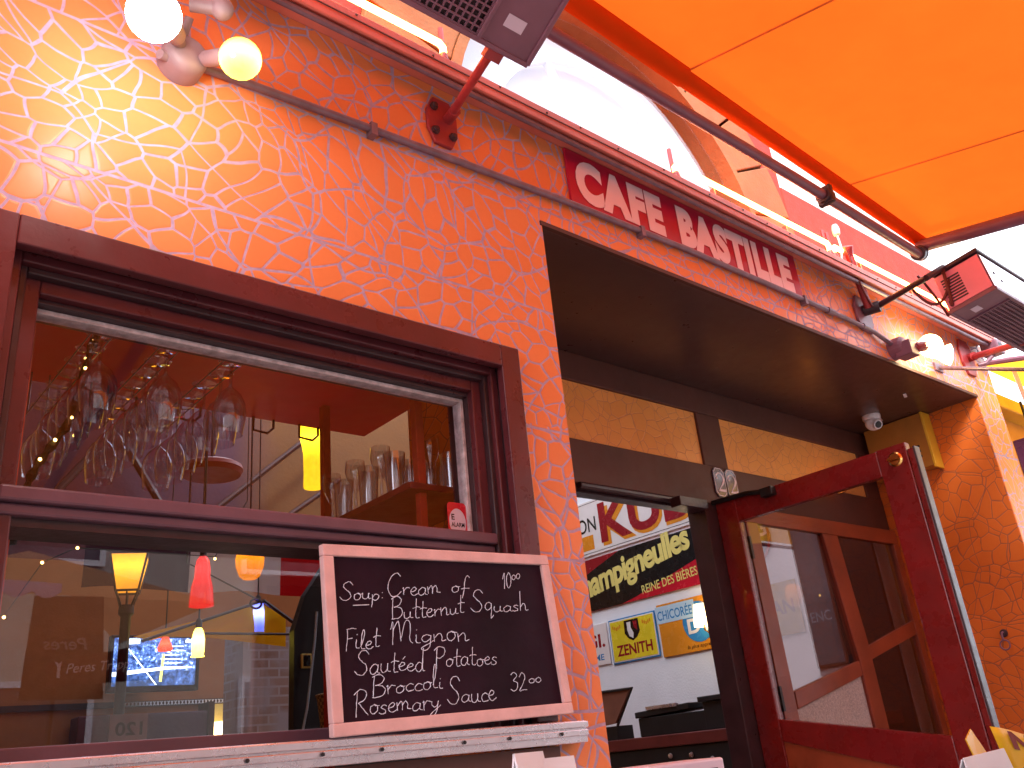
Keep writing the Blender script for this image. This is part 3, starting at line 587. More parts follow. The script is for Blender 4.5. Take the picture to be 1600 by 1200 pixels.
# handwriting: each letter is a few pen strokes on a grid (baseline 0, x-height 1, capital 2)
GL = {
'S': (1.25, [[(1.15,1.7),(.85,2.05),(.4,1.95),(.2,1.55),(.5,1.15),(.9,.8),(1.0,.35),(.65,-.02),(.2,.05),(-.1,.35)]]),
'C': (1.5, [[(1.3,1.8),(1.0,2.1),(.5,1.9),(.12,1.2),(.15,.5),(.55,.02),(1.0,.1),(1.4,.45)]]),
'B': (1.3, [[(.2,2),(.15,1),(.2,0)],[(.0,1.9),(.6,2.1),(1.05,1.75),(.8,1.25),(.3,1.1)],[(.3,1.1),(.95,1.0),(1.2,.5),(.85,.05),(.1,0)]]),
'F': (1.0, [[(.15,1.95),(.6,2.0),(1.05,1.95)],[(.2,1.95),(.25,1),(.2,-.05)],[(.25,1.05),(.75,1.1)]]),
'M': (1.75, [[(.0,1.3),(.15,1.9),(.2,.0)],[(.2,1.2),(.55,2.0),(.75,.6),(.8,.3)],[(.8,.5),(1.1,2.0),(1.45,1.7),(1.45,.4),(1.7,.05)]]),
'P': (1.15, [[(.25,2),(.2,1),(.25,-.05)],[(-.05,1.7),(.4,2.1),(1.0,1.9),(1.0,1.3),(.55,.95),(.25,1.0)]]),
'R': (1.3, [[(.25,2),(.2,1),(.2,-.1)],[(-.05,1.7),(.45,2.1),(1.0,1.85),(.9,1.3),(.3,1.0)],[(.4,1.0),(.8,.5),(1.25,.0)]]),
'a': (1.0, [[(.8,.85),(.45,1.0),(.1,.6),(.15,.1),(.45,.0),(.75,.4),(.8,.9)],[(.8,.9),(.78,.2),(1.0,.05)]]),
'b': (.9, [[(.15,2.0),(.15,.1)],[(.15,.5),(.5,.95),(.8,.5),(.5,.0),(.15,.15)]]),
'c': (.8, [[(.75,.8),(.45,1.0),(.1,.55),(.3,.05),(.8,.15)]]),
'd': (1.0, [[(.75,.8),(.4,1.0),(.08,.5),(.3,.0),(.7,.3),(.85,2.0)],[(.8,1.4),(.8,.2),(1.0,.05)]]),
'e': (.8, [[(.05,.45),(.45,.55),(.65,.8),(.4,1.0),(.1,.6),(.2,.1),(.5,.0),(.85,.25)]]),
'é': (.8, [[(.05,.45),(.45,.55),(.65,.8),(.4,1.0),(.1,.6),(.2,.1),(.5,.0),(.85,.25)],[(.4,1.35),(.65,1.7)]]),
'f': (.8, [[(1.0,1.9),(.75,2.1),(.5,1.6),(.4,.5),(.25,-.6)],[(.1,.75),(.55,.85),(1.0,.8)]]),
'g': (1.0, [[(.8,.85),(.4,1.0),(.1,.55),(.35,.1),(.75,.4),(.82,.9)],[(.82,.9),(.75,-.5),(.4,-1.0),(.1,-.7),(.6,-.2),(1.05,.2)]]),
'h': (.95, [[(.15,2.0),(.15,.0)],[(.15,.5),(.5,.95),(.7,.6),(.7,.1),(1.0,.1)]]),
'i': (.5, [[(.2,.9),(.2,.15),(.5,.05)],[(.2,1.35),(.25,1.42)]]),
'l': (.55, [[(.1,.4),(.4,1.5),(.3,2.0),(.15,1.4),(.2,.2),(.55,.1)]]),
'm': (1.4, [[(.05,.9),(.12,0)],[(.12,.5),(.4,.95),(.55,.6),(.55,0)],[(.55,.5),(.85,.95),(1.05,.6),(1.05,.15),(1.4,.1)]]),
'n': (1.0, [[(.05,.9),(.12,0)],[(.12,.5),(.5,.95),(.68,.6),(.7,.1),(1.0,.15)]]),
'o': (.9, [[(.5,1.0),(.15,.75),(.15,.2),(.45,.0),(.75,.35),(.7,.85),(.45,1.0),(.6,.85),(.9,.85)]]),
'p': (.95, [[(.1,.9),(.15,.0),(.1,-1.0)],[(.12,.4),(.45,.95),(.8,.6),(.55,.05),(.15,.15)]]),
'q': (.95, [[(.75,.85),(.4,1.0),(.1,.5),(.35,.05),(.75,.4)],[(.78,.9),(.75,-.2),(.7,-.95),(.95,-.6)]]),
'r': (.8, [[(.05,.8),(.15,.95),(.18,.0)],[(.18,.5),(.45,.95),(.8,.85)]]),
's': (.75, [[(.65,.85),(.4,1.0),(.15,.75),(.55,.4),(.55,.1),(.25,.0),(.0,.15)]]),
't': (.7, [[(.35,1.8),(.3,.8),(.35,.1),(.7,.1)],[(.0,1.1),(.4,1.2),(.75,1.15)]]),
'u': (1.0, [[(.08,.9),(.1,.25),(.35,.0),(.65,.3),(.72,.9)],[(.72,.9),(.72,.2),(1.0,.1)]]),
'x': (.9, [[(.1,.9),(.8,.0)],[(.8,.9),(.1,.0)]]),
'y': (.95, [[(.08,.9),(.2,.3),(.5,.15),(.7,.5),(.75,.9)],[(.75,.9),(.6,-.4),(.3,-1.0),(.0,-.8),(.5,-.2),(1.0,.3)]]),
':': (.5, [[(.2,.75),(.25,.82)],[(.2,.1),(.25,.17)]]),
'0': (.95, [[(.45,1.5),(.1,1.0),(.15,.3),(.45,.0),(.8,.5),(.75,1.2),(.45,1.5)]]),
'1': (.6, [[(.05,1.0),(.35,1.6),(.3,.0)]]),
'2': (1.05, [[(.1,1.3),(.4,1.7),(.8,1.4),(.6,.8),(.1,.05),(.5,.1),(1.0,.1)]]),
'3': (1.0, [[(.1,1.5),(.5,1.7),(.8,1.35),(.4,.95),(.85,.7),(.8,.2),(.4,-.05),(.05,.15)]]),
}
def smooth(pts, n=5):
    if len(pts) < 3: return pts
    o = []
    for i in range(len(pts)-1):
        p0 = Vector(pts[max(i-1, 0)]); p1 = Vector(pts[i]); p2 = Vector(pts[i+1]); p3 = Vector(pts[min(i+2, len(pts)-1)])
        for k in range(n):
            t_ = k/n; o.append(tuple(.5*((2*p1)+(p2-p0)*t_+(2*p0-5*p1+4*p2-p3)*t_*t_+(3*p1-p0-3*p2+p3)*t_**3)))
    o.append(pts[-1]); return o
def write(mb, word, x0, z0, x1, z1, xh, plane, thick=.00115):
    """handwrite a word from (x0,z0) to (x1,z1) on a plane y = plane(z)"""
    tot = sum(GL[c][0] for c in word); cx = 0; k = (x1-x0)/tot
    for c in word:
        wd, strokes = GL[c]; hi = 1.28 if c.isupper() else 1.0; up_ = 1.55 if c in 'bdfhlt' else 1.0
        jy = rnd.uniform(-.15, .15); js = rnd.uniform(.85, 1.2)
        for st in strokes:
            pts = []
            for a, b in smooth(st):
                b = b*hi if c.isupper() else (1+(b-1)*up_ if b > 1 else b)
                xx = x0+(cx+a)*k + .14*b*xh + rnd.uniform(-.0007, .0007); zz = z0+(z1-z0)*(cx+a)/tot+(b*js+jy)*xh + rnd.uniform(-.0007, .0007)
                pts.append((xx, plane(zz), zz))
            rr = [thick*rnd.uniform(.55, 1.15) for _ in pts]
            mb.tube(pts, rr, 5)
        cx += wd
BANG = R(1.4)
def bpt(a, b, d=0):      # board coordinates (along the bottom edge, up) to the world; leaning slightly against the wall
    x = 1.090+a*math.cos(BANG)-b*math.sin(BANG)*.4; z = 1.334+a*math.sin(BANG)+b*math.cos(BANG)
    return Vector((x, -.062+.07*b+d, z))
BW, BH, BT = .764, .456, .030
t = thing('chalkboard', 'chalkboard menu in a pale pine frame leaning on the window sill', 'chalkboard', (1.45, -.05, 1.334))
def bar(mb, a0, a1, b0, b1, d0=-.012, d1=.010):
    q = [(a0, b0), (a1, b0), (a1, b1), (a0, b1)]
    mb.prism([bpt(a, b, d0) for a, b in q], (0, d1-d0, 0))
g = MB(); bar(g, 0, BW, 0, BT); bar(g, 0, BW, BH-BT, BH); bar(g, 0, BT, BT, BH-BT); bar(g, BW-BT, BW, BT, BH-BT); g.build('frame', 'pine', t, bevel=.003)
g = MB(); bar(g, BT-.004, BW-BT+.004, BT-.004, BH-BT+.004, -.001, .006); g.build('slate', 'slate', t)
pl = lambda z: -.062+.07*(z-1.340)-.0035
g = MB()
for wd, x0, z0, x1, z1, xh in (
    ('Soup:', 1.132, 1.652, 1.261, 1.656, .0195), ('Cream', 1.268, 1.666, 1.439, 1.680, .0205), ('of', 1.475, 1.680, 1.532, 1.684, .020),
    ('Butternut', 1.274, 1.606, 1.512, 1.626, .0205), ('Squash', 1.539, 1.632, 1.745, 1.640, .0195),
    ('Filet', 1.134, 1.530, 1.235, 1.538, .021), ('Mignon', 1.266, 1.543, 1.518, 1.555, .0225),
    ('Sautéed', 1.161, 1.474, 1.364, 1.480, .0215), ('Potatoes', 1.395, 1.485, 1.606, 1.491, .0205),
    ('Broccoli', 1.201, 1.420, 1.415, 1.433, .020), ('Rosemary', 1.150, 1.378, 1.401, 1.388, .0195), ('Sauce', 1.428, 1.394, 1.584, 1.396, .0215)):
    write(g, wd, x0, z0, x1, z1, xh, pl)
write(g, '10', 1.661, 1.701, 1.697, 1.704, .026, pl); write(g, '00', 1.699, 1.727, 1.735, 1.732, .0095, pl, .0011)
write(g, '32', 1.640, 1.420, 1.700, 1.421, .026, pl); write(g, '00', 1.708, 1.438, 1.758, 1.440, .0095, pl, .0011)
g.tube([(1.167, pl(1.639), 1.639), (1.213, pl(1.639), 1.642)], .0012, 5)
g.build('chalk_writing', 'chalk', t)

t = thing('alarm_sticker', 'red alarm sticker with a white oval in the corner of the upper pane', 'sticker', (1.645, .12, 1.90))
g = MB(); g.prism([(1.604, .1195, 1.884), (1.676, .1195, 1.884), (1.676, .1195, 1.988), (1.668, .1195, 1.996), (1.612, .1195, 1.996), (1.604, .1195, 1.988)], (0, .0015, 0)); g.build('backing', 'en_red', t)
g = MB(); g.poly([(1.640+.032*math.cos(i*.2618), .1190, 1.934+.043*math.sin(i*.2618)) for i in range(24)]); g.build('oval', 'lilac', t)
g = MB(); put_text(g, 'E', (1.617, .1186, 1.940), X, Z, .012, .019, bold=.03); put_text(g, 'ALARM', (1.615, .1186, 1.919), X, Z, .050, .014, bold=.02)
g.build('print', 'en_black', t)

# ------------------------------------------------------------------ pipes, lamps, camera and heaters on the wall
g = MB(); g.tube([(.72, -.03, 3.140), (.86, -.02, 3.160), (1.30, -.018, 3.186), (2.17, -.018, 3.229), (2.9, -.018, 3.250), (3.7, -.018, 3.252), (4.3, -.018, 3.247), (4.55, -.020, 3.235), (4.72, -.03, 3.185)], .0135, 10)
for x, z in ((1.30, 3.186), (2.62, 3.242), (3.85, 3.251)): g.box(x-.012, x+.012, -.034, -.001, z-.030, z+.018)
for x, z in ((4.10, 3.249), (4.45, 3.243)): g.tube([(x-.03, -.018, z), (x+.03, -.018, z-.001)], .018, 10)
tag(g.build('conduit_pipe', 'pipe', smooth=True), 'thin grey conduit pipe clipped along the mosaic under the sign', 'pipe')

def holder(mb, a, b, r0=.017, r1=.026):
    a, b = Vector(a), Vector(b); d = b-a
    mb.tube([a, a+d*.30, a+d*.34, a+d*.38, a+d*.95, b], [r0, r0, r1, r1*1.02, r1*1.10, r1*1.10], 16)
def bulb(mb, c, r_, toward, neck=.022):
    d = (Vector(toward)-Vector(c)).normalized()
    prof = [(r_*math.sin(math.pi*i/14), -r_*math.cos(math.pi*i/14)) for i in range(0, 12)]
    prof += [(neck, r_*1.02), (neck*.9, r_*1.25)]
    mb.lathe(prof, c, d, 24)
t = thing('double_lamp', 'wall lamp box with two lit globe bulbs at the top left', 'wall lamp', (.67, 0, 3.13))
g = MB(); g.lathe([(0, .085), (.040, .085), (.058, .070), (.062, .05), (.062, 0)], (.672, -.001, 3.135), (0, -1, 0), 28); g.tube([(.60, -.06, 3.10), (.63, -.045, 3.11)], .014, 10); g.build('junction_box', 'fixture', t, smooth=True)
g = MB(); holder(g, (.650, -.07, 3.150), (.545, -.265, 3.035)); g.build('socket', 'fixture', t, smooth=True)
g = MB(); holder(g, (.700, -.06, 3.130), (.742, -.165, 3.083), .014, .022); g.build('socket', 'fixture', t, smooth=True)
g = MB(); g.tube([(.655, -.06, 3.17), (.66, -.10, 3.23)], .012, 10); g.tube([(.640, -.16, 3.215), (.708, -.20, 3.206)], .020, 12); g.sphere((.712, -.20, 3.207), .031); g.build('socket', 'fixture', t, smooth=True)
g = MB(); bulb(g, (.494, -.34, 2.940), .0625, (.545, -.265, 3.035)); g.build('globe_bulb', 'bulb_hot', t, smooth=True)
g = MB(); bulb(g, (.766, -.205, 3.056), .056, (.742, -.165, 3.083)); g.build('globe_bulb', 'bulb_warm', t, smooth=True)
t = thing('double_lamp', 'wall lamp box with a lit globe and a flat reflector bulb by the right heater', 'wall lamp', (4.6, 0, 3.09))
g = MB(); g.lathe([(0, .085), (.045, .085), (.06, .07), (.062, 0)], (4.745, -.001, 3.175), (0, -1, 0), 20); g.box(4.700, 4.80, -.125, -.03, 3.105, 3.19); g.build('junction_box', 'mauve_metal', t, bevel=.006)
g = MB(); holder(g, (4.76, -.10, 3.15), (4.845, -.140, 3.168), .02, .028); g.build('socket', 'red_metal', t, smooth=True)
g = MB(); bulb(g, (4.905, -.15, 3.180), .066, (4.835, -.145, 3.165)); g.build('globe_bulb', 'bulb_far', t, smooth=True)
g = MB(); g.lathe([(0, .012), (.045, .008), (.062, 0), (.055, -.02), (.025, -.07), (.018, -.11), (0, -.11)], (5.095, -.17, 3.158), (.55, -.75, -.2), 24); g.build('reflector_bulb', 'bulb_far', t, smooth=True)

t = thing('security_camera', 'white dome security camera under the dark entry soffit', 'camera', (5.42, .535, EZ-.012))
g = MB(); g.lathe([(.058, 0), (.058, -.022), (.052, -.030), (0, -.030)], (5.42, .535, EZ-.012), (0, 0, 1), 24); g.build('base', 'white_plastic', t, smooth=True)
g = MB(); g.sphere((5.42, .535, EZ-.062), .050); g.lathe([(0, .064), (.030, .060), (.034, .03)], (5.42, .535, EZ-.062), (-.45, -.75, -.5), 20); g.build('turret', 'white_plastic', t, smooth=True)
g = MB(); g.lathe([(0, .067), (.020, .0665), (.023, .060)], (5.42, .535, EZ-.062), (-.45, -.75, -.5), 20); g.build('lens', 'black', t, smooth=True)

t = thing('vent_box', 'ochre and yellow vent box with slots high on the entry side wall', 'vent', (5.70, .52, 2.70))
g = MB(); g.box(5.672, 5.776, .335, .735, 2.72, 3.078); g.build('housing', 'vent_face', t, bevel=.004)
g = MB(); g.box(5.665, 5.776, .318, .333, 2.705, 3.080); g.build('front_flange', 'yellow', t, bevel=.002)
for i in range(3):
  for j in range(2):
    g = MB(); g.box(5.6695, 5.6715, .39+j*.055, .425+j*.055, 2.79+i*.034, 2.805+i*.034); g.build('slot', 'black', t)
t = thing('wall_hook', 'small rusty hook with a ring on the entry side wall', 'hook', (5.776, .263, 1.60))
g = MB(); g.lathe([(0, .012), (.02, .010), (.024, 0)], (5.776, .263, 1.66), (-1, 0, 0), 14); g.build('plate', 'mauve_dark', t, smooth=True)
g = MB(); g.tube([(5.765, .263, 1.665), (5.745, .263, 1.66), (5.738, .263, 1.64), (5.745, .263, 1.615)], .006, 8); g.tube([(5.745, .263+.028*math.cos(i*.5236), 1.592+.028*math.sin(i*.5236)) for i in range(13)], .005, 8); g.build('ring', 'mauve_metal', t, smooth=True)

t = thing('amber_lamp', 'small amber bulb with a glass cup on the mosaic transom over the side light', 'wall lamp', (5.13, .797, 2.64))
g = MB(); g.lathe([(0, .03), (.022, .03), (.03, 0)], (5.13, .797, 2.66), (0, -1, 0), 16); g.tube([(5.13, .77, 2.66), (5.13, .735, 2.66)], .012, 8); g.build('socket', 'mauve_dark', t, smooth=True)
g = MB(); g.sphere((5.13, .72, 2.636), .040); g.build('bulb', 'bulb_amber', t, smooth=True)
g = MB(); g.lathe([(.050, .01), (.052, -.02), (.040, -.048), (.018, -.062), (0, -.064)], (5.13, .72, 2.636), (0, 0, 1), 20); g.build('glass_cup', 'stemware', t, smooth=True)

def hexplate(mb, cx, z, wd, ht, y0=-.016, n=8):
    pts = [(cx-wd/2+wd*.22, z-ht/2), (cx+wd/2-wd*.22, z-ht/2), (cx+wd/2, z-ht*.2), (cx+wd/2, z+ht*.2), (cx+wd/2-wd*.22, z+ht/2), (cx-wd/2+wd*.22, z+ht/2), (cx-wd/2, z+ht*.2), (cx-wd/2, z-ht*.2)]
    mb.prism([(a, y0, b) for a, b in pts], (0, -y0-.001, 0))
def heater(name, label, corner, length, depth, rise, thick, left_end=True):
    """electric patio heater: corner = lower wall-side end, box runs along x; the front face looks down towards the tables"""
    c = Vector(corner); d = Vector((0, -depth, rise)); L = math.hypot(depth, rise); dn = d/L
    up = Vector((0, dn.z, -dn.y)); up = up if up.z > 0 else -up
    t = thing(name, label, 'heater', c, 'heaters on the wall above the door')
    xs = 1 if left_end else -1
    ex = Vector((xs*length, 0, 0))
    plate = .19
    g = MB(); g.obox(c+up*.022, ex, d, up*(thick-.022)); hb = g.build('housing', 'mauve_metal', t, bevel=.008)
    g = MB(); g.obox(c-dn*.008, ex, dn*.016, up*.024); g.obox(c+d-dn*.008, ex, dn*.016, up*.024); g.obox(c-Vector((xs*.006, 0, 0)), Vector((xs*.016, 0, 0)), d, up*.024)
    g.obox(c+Vector((xs*plate, 0, 0)), Vector((xs*.014, 0, 0)), d, up*.024); g.build('rim', 'mauve_metal', t, bevel=.003)
    g = MB(); g.obox(c+Vector((xs*.008, 0, 0))+dn*.006+up*.008, Vector((xs*(plate-.006), 0, 0)), dn*(L-.012), up*.014); pe = g.build('end_plate', 'mauve_metal', t, bevel=.002)
    g = MB(); q = c+Vector((xs*.075, 0, 0))+d*.30+up*.0075; g.obox(q, Vector((xs*.07, 0, 0)), d*.17, -up*.0012); g.build('rating_label', 'lilac', pe)
    g = MB(); g.obox(c+Vector((xs*(plate+.014), 0, 0))+dn*.008+up*.020, Vector((xs*(length-plate-.02), 0, 0)), dn*(L-.016), up*.003); g.build('element_panel', 'mauve_dark', t)
    g = MB(); nx = int((length-plate)/.023); ny = max(int(L/.023), 4)
    for i in range(nx+1): g.obox(c+Vector((xs*(plate+.014+i*.023), 0, 0))+dn*.008+up*.006, Vector((xs*.0055, 0, 0)), dn*(L-.016), up*.0055)
    for j in range(ny+1): g.obox(c+Vector((xs*(plate+.015), 0, 0))+dn*(.008+j*(L-.02)/ny)+up*.0045, Vector((xs*(length-plate-.02), 0, 0)), dn*.0055, up*.0055)
    g.build('grille', 'mauve_metal', t)
    return t, c, d, up, dn, L, xs
hl = heater('patio_heater', 'mauve electric heater with a square mesh face, overhead at the top of the picture', (1.566, -.50, 3.218), 1.15, .205, .105, .13, left_end=False)
t = hl[0]
g = MB(); hexplate(g, 1.600, 3.352, .13, .20); bp_ = g.build('wall_plate', 'red_metal', t, bevel=.003)
for bx, bz in ((1.562, 3.30), (1.638, 3.30), (1.562, 3.405), (1.638, 3.405)):
    g = MB(); g.lathe([(0, .018), (.009, .018), (.011, .010), (.016, .009), (.016, 0)], (bx, -.0165, bz), (0, -1, 0), 8); g.build('bolt', 'mauve_dark', bp_)
g = MB(); g.tube([(1.625, -.015, 3.375), (1.45, -.47, 3.245)], .015, 10); g.tube([(1.625, -.015, 3.375), (1.60, -.09, 3.352)], .021, 10); g.build('arm', 'red_metal', t, smooth=True)
g = MB(); g.obox((1.42, -.53, 3.245), (.06, 0, 0), (0, .07, -.035), (0, .01, .02)); g.build('clamp', 'red_metal', t)

hr = heater('patio_heater', 'pink lit electric heater with a louvred end on a long red arm over the doorway', (4.575, -.42, 3.170), 1.15, .245, .030, .235)
t, c, d, up, dn, L, xs = hr
g = MB(); g.obox(c+up*.026-Vector((.006, 0, 0))+dn*.004, (.0055, 0, 0), dn*(L-.008), up*.20); ep = g.build('end_cap', 'neon_lit_enamel', t, bevel=.002)
for i in range(9):
    q = c-Vector((.0085, 0, 0))+dn*.028+up*(.050+i*.0165); g = MB(); g.obox(q, (.002, 0, 0), dn*.098, up*.0085); g.build('louvre', 'mauve_dark', ep)
g = MB(); q = c+d+up*.02-dn*-.0005; g.obox(q, (1.15, 0, 0), dn*.004, up*.20); g.build('side_sheet', 'steel', t, bevel=.002)
g = MB(); g.obox(c+Vector((-.02, 0, 0))+up*.236, (1.2, 0, 0), d*1.04, up*.02); g.build('top_cover', 'mauve_dark', t, bevel=.003)
for q in (.09, .16):
    g = MB(); g.lathe([(0, .003), (.008, .003), (.010, 0)], c+d+up*.13+Vector((q, 0, 0))-Vector((0, .005, 0))*1+up*(-.03*(q > .1)), (0, -1, 0), 10); g.build('bolt', 'mauve_dark', t)
g = MB(); hexplate(g, 4.49, 3.335, .17, .22); pl_ = g.build('wall_plate', 'mauve_metal', t, bevel=.003)
g = MB(); g.tube([(4.50, -.015, 3.36), (4.52, -.10, 3.355)], .032, 12); g.tube([(4.52, -.08, 3.36), (4.40, -.42, 3.338)], .017, 10); g.tube([(4.40, -.42, 3.338), (4.55, -.46, 3.425), (4.85, -.52, 3.425)], .017, 8); g.build('arm', 'mauve_dark', t, smooth=True)
g = MB(); g.tube([(4.49, -.05, 3.36), (4.335, -.09, 3.665), (4.30, -.02, 3.68)], .022, 10); g.tube([(4.325, -.10, 3.68), (4.345, -.08, 3.64)], .03, 10); g.build('upright', 'red_metal', t, smooth=True)
g = MB(); hexplate(g, 5.80, 3.36, .19, .25); g.build('wall_plate', 'red_metal', t, bevel=.003)
g = MB(); g.tube([(5.83, -.015, 3.365), (5.42, -.46, 3.190)], .020, 10); g.tube([(5.83, -.015, 3.365), (5.79, -.06, 3.35)], .028, 10); g.build('arm', 'red_metal', t, smooth=True)
def sag(a, b, h, n=14): 
    a, b = Vector(a), Vector(b); return [a.lerp(b, i/n)-Vector((0, 0, h*4*(i/n)*(1-i/n))) for i in range(n+1)]
for a, b, h, q in (((4.32, -.09, 3.66), (4.47, -.08, 3.35), .05, .007), ((4.30, -.10, 3.65), (4.45, -.09, 3.34), .06, .006), ((4.48, -.30, 3.37), (4.575, -.47, 3.36), .13, .008), ((4.55, -.46, 3.42), (4.572, -.44, 3.24), .10, .009), ((4.46, -.36, 3.40), (4.60, -.40, 3.175), -.02, .007)):
    g = MB(); g.tube(sag(a, b, h), q, 7); g.build('cable', 'cable', t, smooth=True)

g = MB(); g.obox((5.25, -.002, 3.16), (.10, 0, 0), (0, -.012, 0), (0, 0, .05)); g.tube([(5.305, -.006, 3.185), (5.300, -1.30, 2.63)], .012, 10)
tag(g.build('stay_rod', 'pipe', smooth=True), 'straight grey stay rod fixed to the mosaic below the reflector bulb', 'rod')

# neon tubes along the ledge
for x0, x1, lb in ((-2.6, 1.585, 'lit orange neon tube along the ledge, ending left of the upper window'), (2.88, 4.17, 'lit orange neon tube along the ledge above the crimson sign'), (4.215, 5.62, 'lit orange neon tube along the ledge behind the right heater')):
    t = thing('neon_tube', lb, 'neon tube', ((x0+x1)/2, -.055, 3.65), 'neon tubes on the ledge')
    g = MB(); g.tube([(x0, -.07, 3.60), (x0, -.07, 3.645), (x0+.015, -.07, 3.660), (x1-.015, -.07, 3.660), (x1, -.07, 3.645), (x1, -.07, 3.60)], .013, 10); g.build('glowing_tube', 'neon', t, smooth=True)
    for x in (x0, x1):
        g = MB(); g.lathe([(.018, 0), (.020, .04), (.014, .075)], (x, -.07, 3.540), (0, 0, 1), 12); g.build('end_holder', 'red_metal', t, smooth=True)
        g = MB(); g.tube([(x+.012, -.05, 3.54), (x+.012, -.05, 3.76)], .010, 8); g.build('end_post', 'red_metal', t, smooth=True)
    for k in range(int((x1-x0)/.6)):
        g = MB(); g.box(x0+.3+k*.6-.006, x0+.3+k*.6+.006, -.062, -.040, 3.540, 3.648); g.build('standoff', 'red_metal', t)
g = MB(); g.tube([(4.20, -.107, 3.552), (4.205, -.12, 3.62), (4.205, -.115, 3.71)], .006, 8); g.lathe([(0, -.035), (.018, -.03), (.022, 0), (.015, .03), (0, .035)], (4.205, -.115, 3.735), (0, 0, 1), 14)
tag(g.build('cable_gland', 'sign_letter', smooth=True), 'small pink insulator cap standing on the ledge between two neon tubes', 'insulator')

# ------------------------------------------------------------------ awning over the terrace
t = thing('awning', 'big orange cloth awning sloping out over the terrace on a dark frame', 'awning', (1.2, -.33, 3.7))
AXL, AXR, AYI, AYO = -2.6, 4.72, -.33, -4.3
def az(x, y): return 3.725+.074*(4.72-x)-.205*(AYI-y)
cuts = [-2.6, -1.25, .08, 1.37, 2.665, 3.93, 4.72]
g = MB(); nx, ny = 150, 90
vs = []
for i in range(nx+1):
    x = AXL+(AXR-AXL)*i/nx
    seg = max(k for k in range(len(cuts)-1) if x >= cuts[k]-1e-6); p = (x-cuts[seg])/(cuts[seg+1]-cuts[seg])
    for j in range(ny+1):
        q = j/ny; y = AYI+(AYO-AYI)*q
        s_ = -.035*math.sin(math.pi*q)*(1-.6*math.cos(2*math.pi*p))-.05*math.sin(math.pi*q) + (.006*math.sin(5*x+11*y+2*math.sin(3*y))+.004*math.sin(17*x-6*y))*math.sin(math.pi*min(1, q*1.5+.05))*(.4+.6*abs(2*p-1)) + .010*math.sin(2.3*x+1.7)*q
        vs.append((x, y, az(x, y)+s_))
fs = [(i*(ny+1)+j, (i+1)*(ny+1)+j, (i+1)*(ny+1)+j+1, i*(ny+1)+j+1) for i in range(nx) for j in range(ny)]
g.add(vs, fs); cl = g.build('cloth', 'awning', t, smooth=True)
for cx in cuts[1:-1]:
    g = MB()
    pts = []
    for j in range(ny+1):
        q = j/ny; y = AYI+(AYO-AYI)*q; pts.append((cx, y, az(cx, y)-.05*math.sin(math.pi*q)-.014*math.sin(math.pi*q)-.004))
    for a, b in zip(pts[:-1], pts[1:]): g.poly([(a[0]-.006, a[1], a[2]), (a[0]+.006, a[1], a[2]), (b[0]+.006, b[1], b[2]), (b[0]-.006, b[1], b[2])])
    g.build('seam_tape', 'awning_thread', cl)
g = MB(); g.tube([(x, AYI-.02, az(x, AYI)-.036) for x in (AXL, 1.36)], .045, 16); g.tube([(x, AYI-.02, az(x, AYI)-.036) for x in (1.37, 2.655)], .045, 16); g.tube([(x, AYI-.015, az(x, AYI)-.03) for x in (2.665, AXR)], [.038, .034], 16)
g.build('hem_pocket', 'awning_hem', t, smooth=True)
g = MB(); g.tube([(4.66, -.335, 3.655), (4.66, -1.2, az(4.66, -1.2)-.075), (4.66, -2.3, az(4.66, -2.3)-.10), (4.66, AYO, az(4.66, AYO)-.05)], .036, 12); g.build('side_beam', 'mauve_metal', t, smooth=True)
for bx in (1.37, -1.25):
    g = MB(); g.tube([(bx, -.42, az(bx, -.42)-.16), (bx, AYO, az(bx, AYO)-.16)], .030, 12); g.build('rafter', 'mauve_metal', t, smooth=True)
g = MB(); g.tube([(-2.6, AYO+.03, az(-2.6, AYO)-.03), (4.72, AYO+.03, az(4.72, AYO)-.03)], .035, 12); g.build('front_bar', 'mauve_metal', t, smooth=True)
g = MB(); g.tube([(-2.6, -.36, 3.645), (1.8, -.36, 3.632), (3.4, -.36, 3.606), (4.60, -.355, 3.575)], .0245, 14)
wb = g.build('wall_bar', 'mauve_metal', t, smooth=True)
g = MB(); g.tube([(3.62, -.36, 3.600), (3.68, -.36, 3.598)], .040, 14); g.box(3.635, 3.665, -.40, -.32, 3.555, 3.65); g.build('pipe_clamp', 'mauve_dark', wb, bevel=.006)
g = MB(); g.tube([(4.575, -.355, 3.577), (4.64, -.345, 3.605)], .040, 14); g.sphere((4.64, -.345, 3.605), .044); g.build('corner_joint', 'mauve_dark', wb, smooth=True)
for px in (-2.5, 4.62):
    g = MB(); g.tube([(px, AYO+.03, 0), (px, AYO+.03, az(px, AYO)-.05)], .035, 12); g.build('post', 'mauve_metal', t, smooth=True)

# ------------------------------------------------------------------ behind the window: glasses, lamps, television, flag
t = thing('glass_rack', 'thin wire rack hanging under the red ceiling and holding wine glasses', 'glass rack', (.85, .7, 2.60))
for x in (.64, .83, 1.025):
    for sx in (-.028, .028):
        g = MB(); g.tube([(x+sx, .33, 2.452), (x+sx, 1.09, 2.452)], .0022, 6); g.build('rail', 'pipe', t, smooth=True)
    for y in (.34, 1.06):
        g = MB(); g.tube([(x-.028, y, 2.454), (x-.028, y, 2.60)], .003, 6); g.tube([(x+.028, y, 2.454), (x+.028, y, 2.60)], .003, 6); g.build('hanger', 'pipe', t, smooth=True)
for x, y in ((.92, 1.12), (1.16, 1.12), (1.30, 1.12), (1.66, 1.12), (1.46, 1.12)):
    g = MB(); g.tube([(x-.03, y, 2.60), (x-.03, y, 2.545), (x+.03, y, 2.54), (x+.055, y, 2.565), (x+.055, y, 2.60)], .0055, 7)
    tag(g.build('wire_hook', 'indark', smooth=True), 'dark wire hook bent below the edge of the red ceiling behind the hanging glasses', 'hook', 'wire hooks along the ceiling edge')
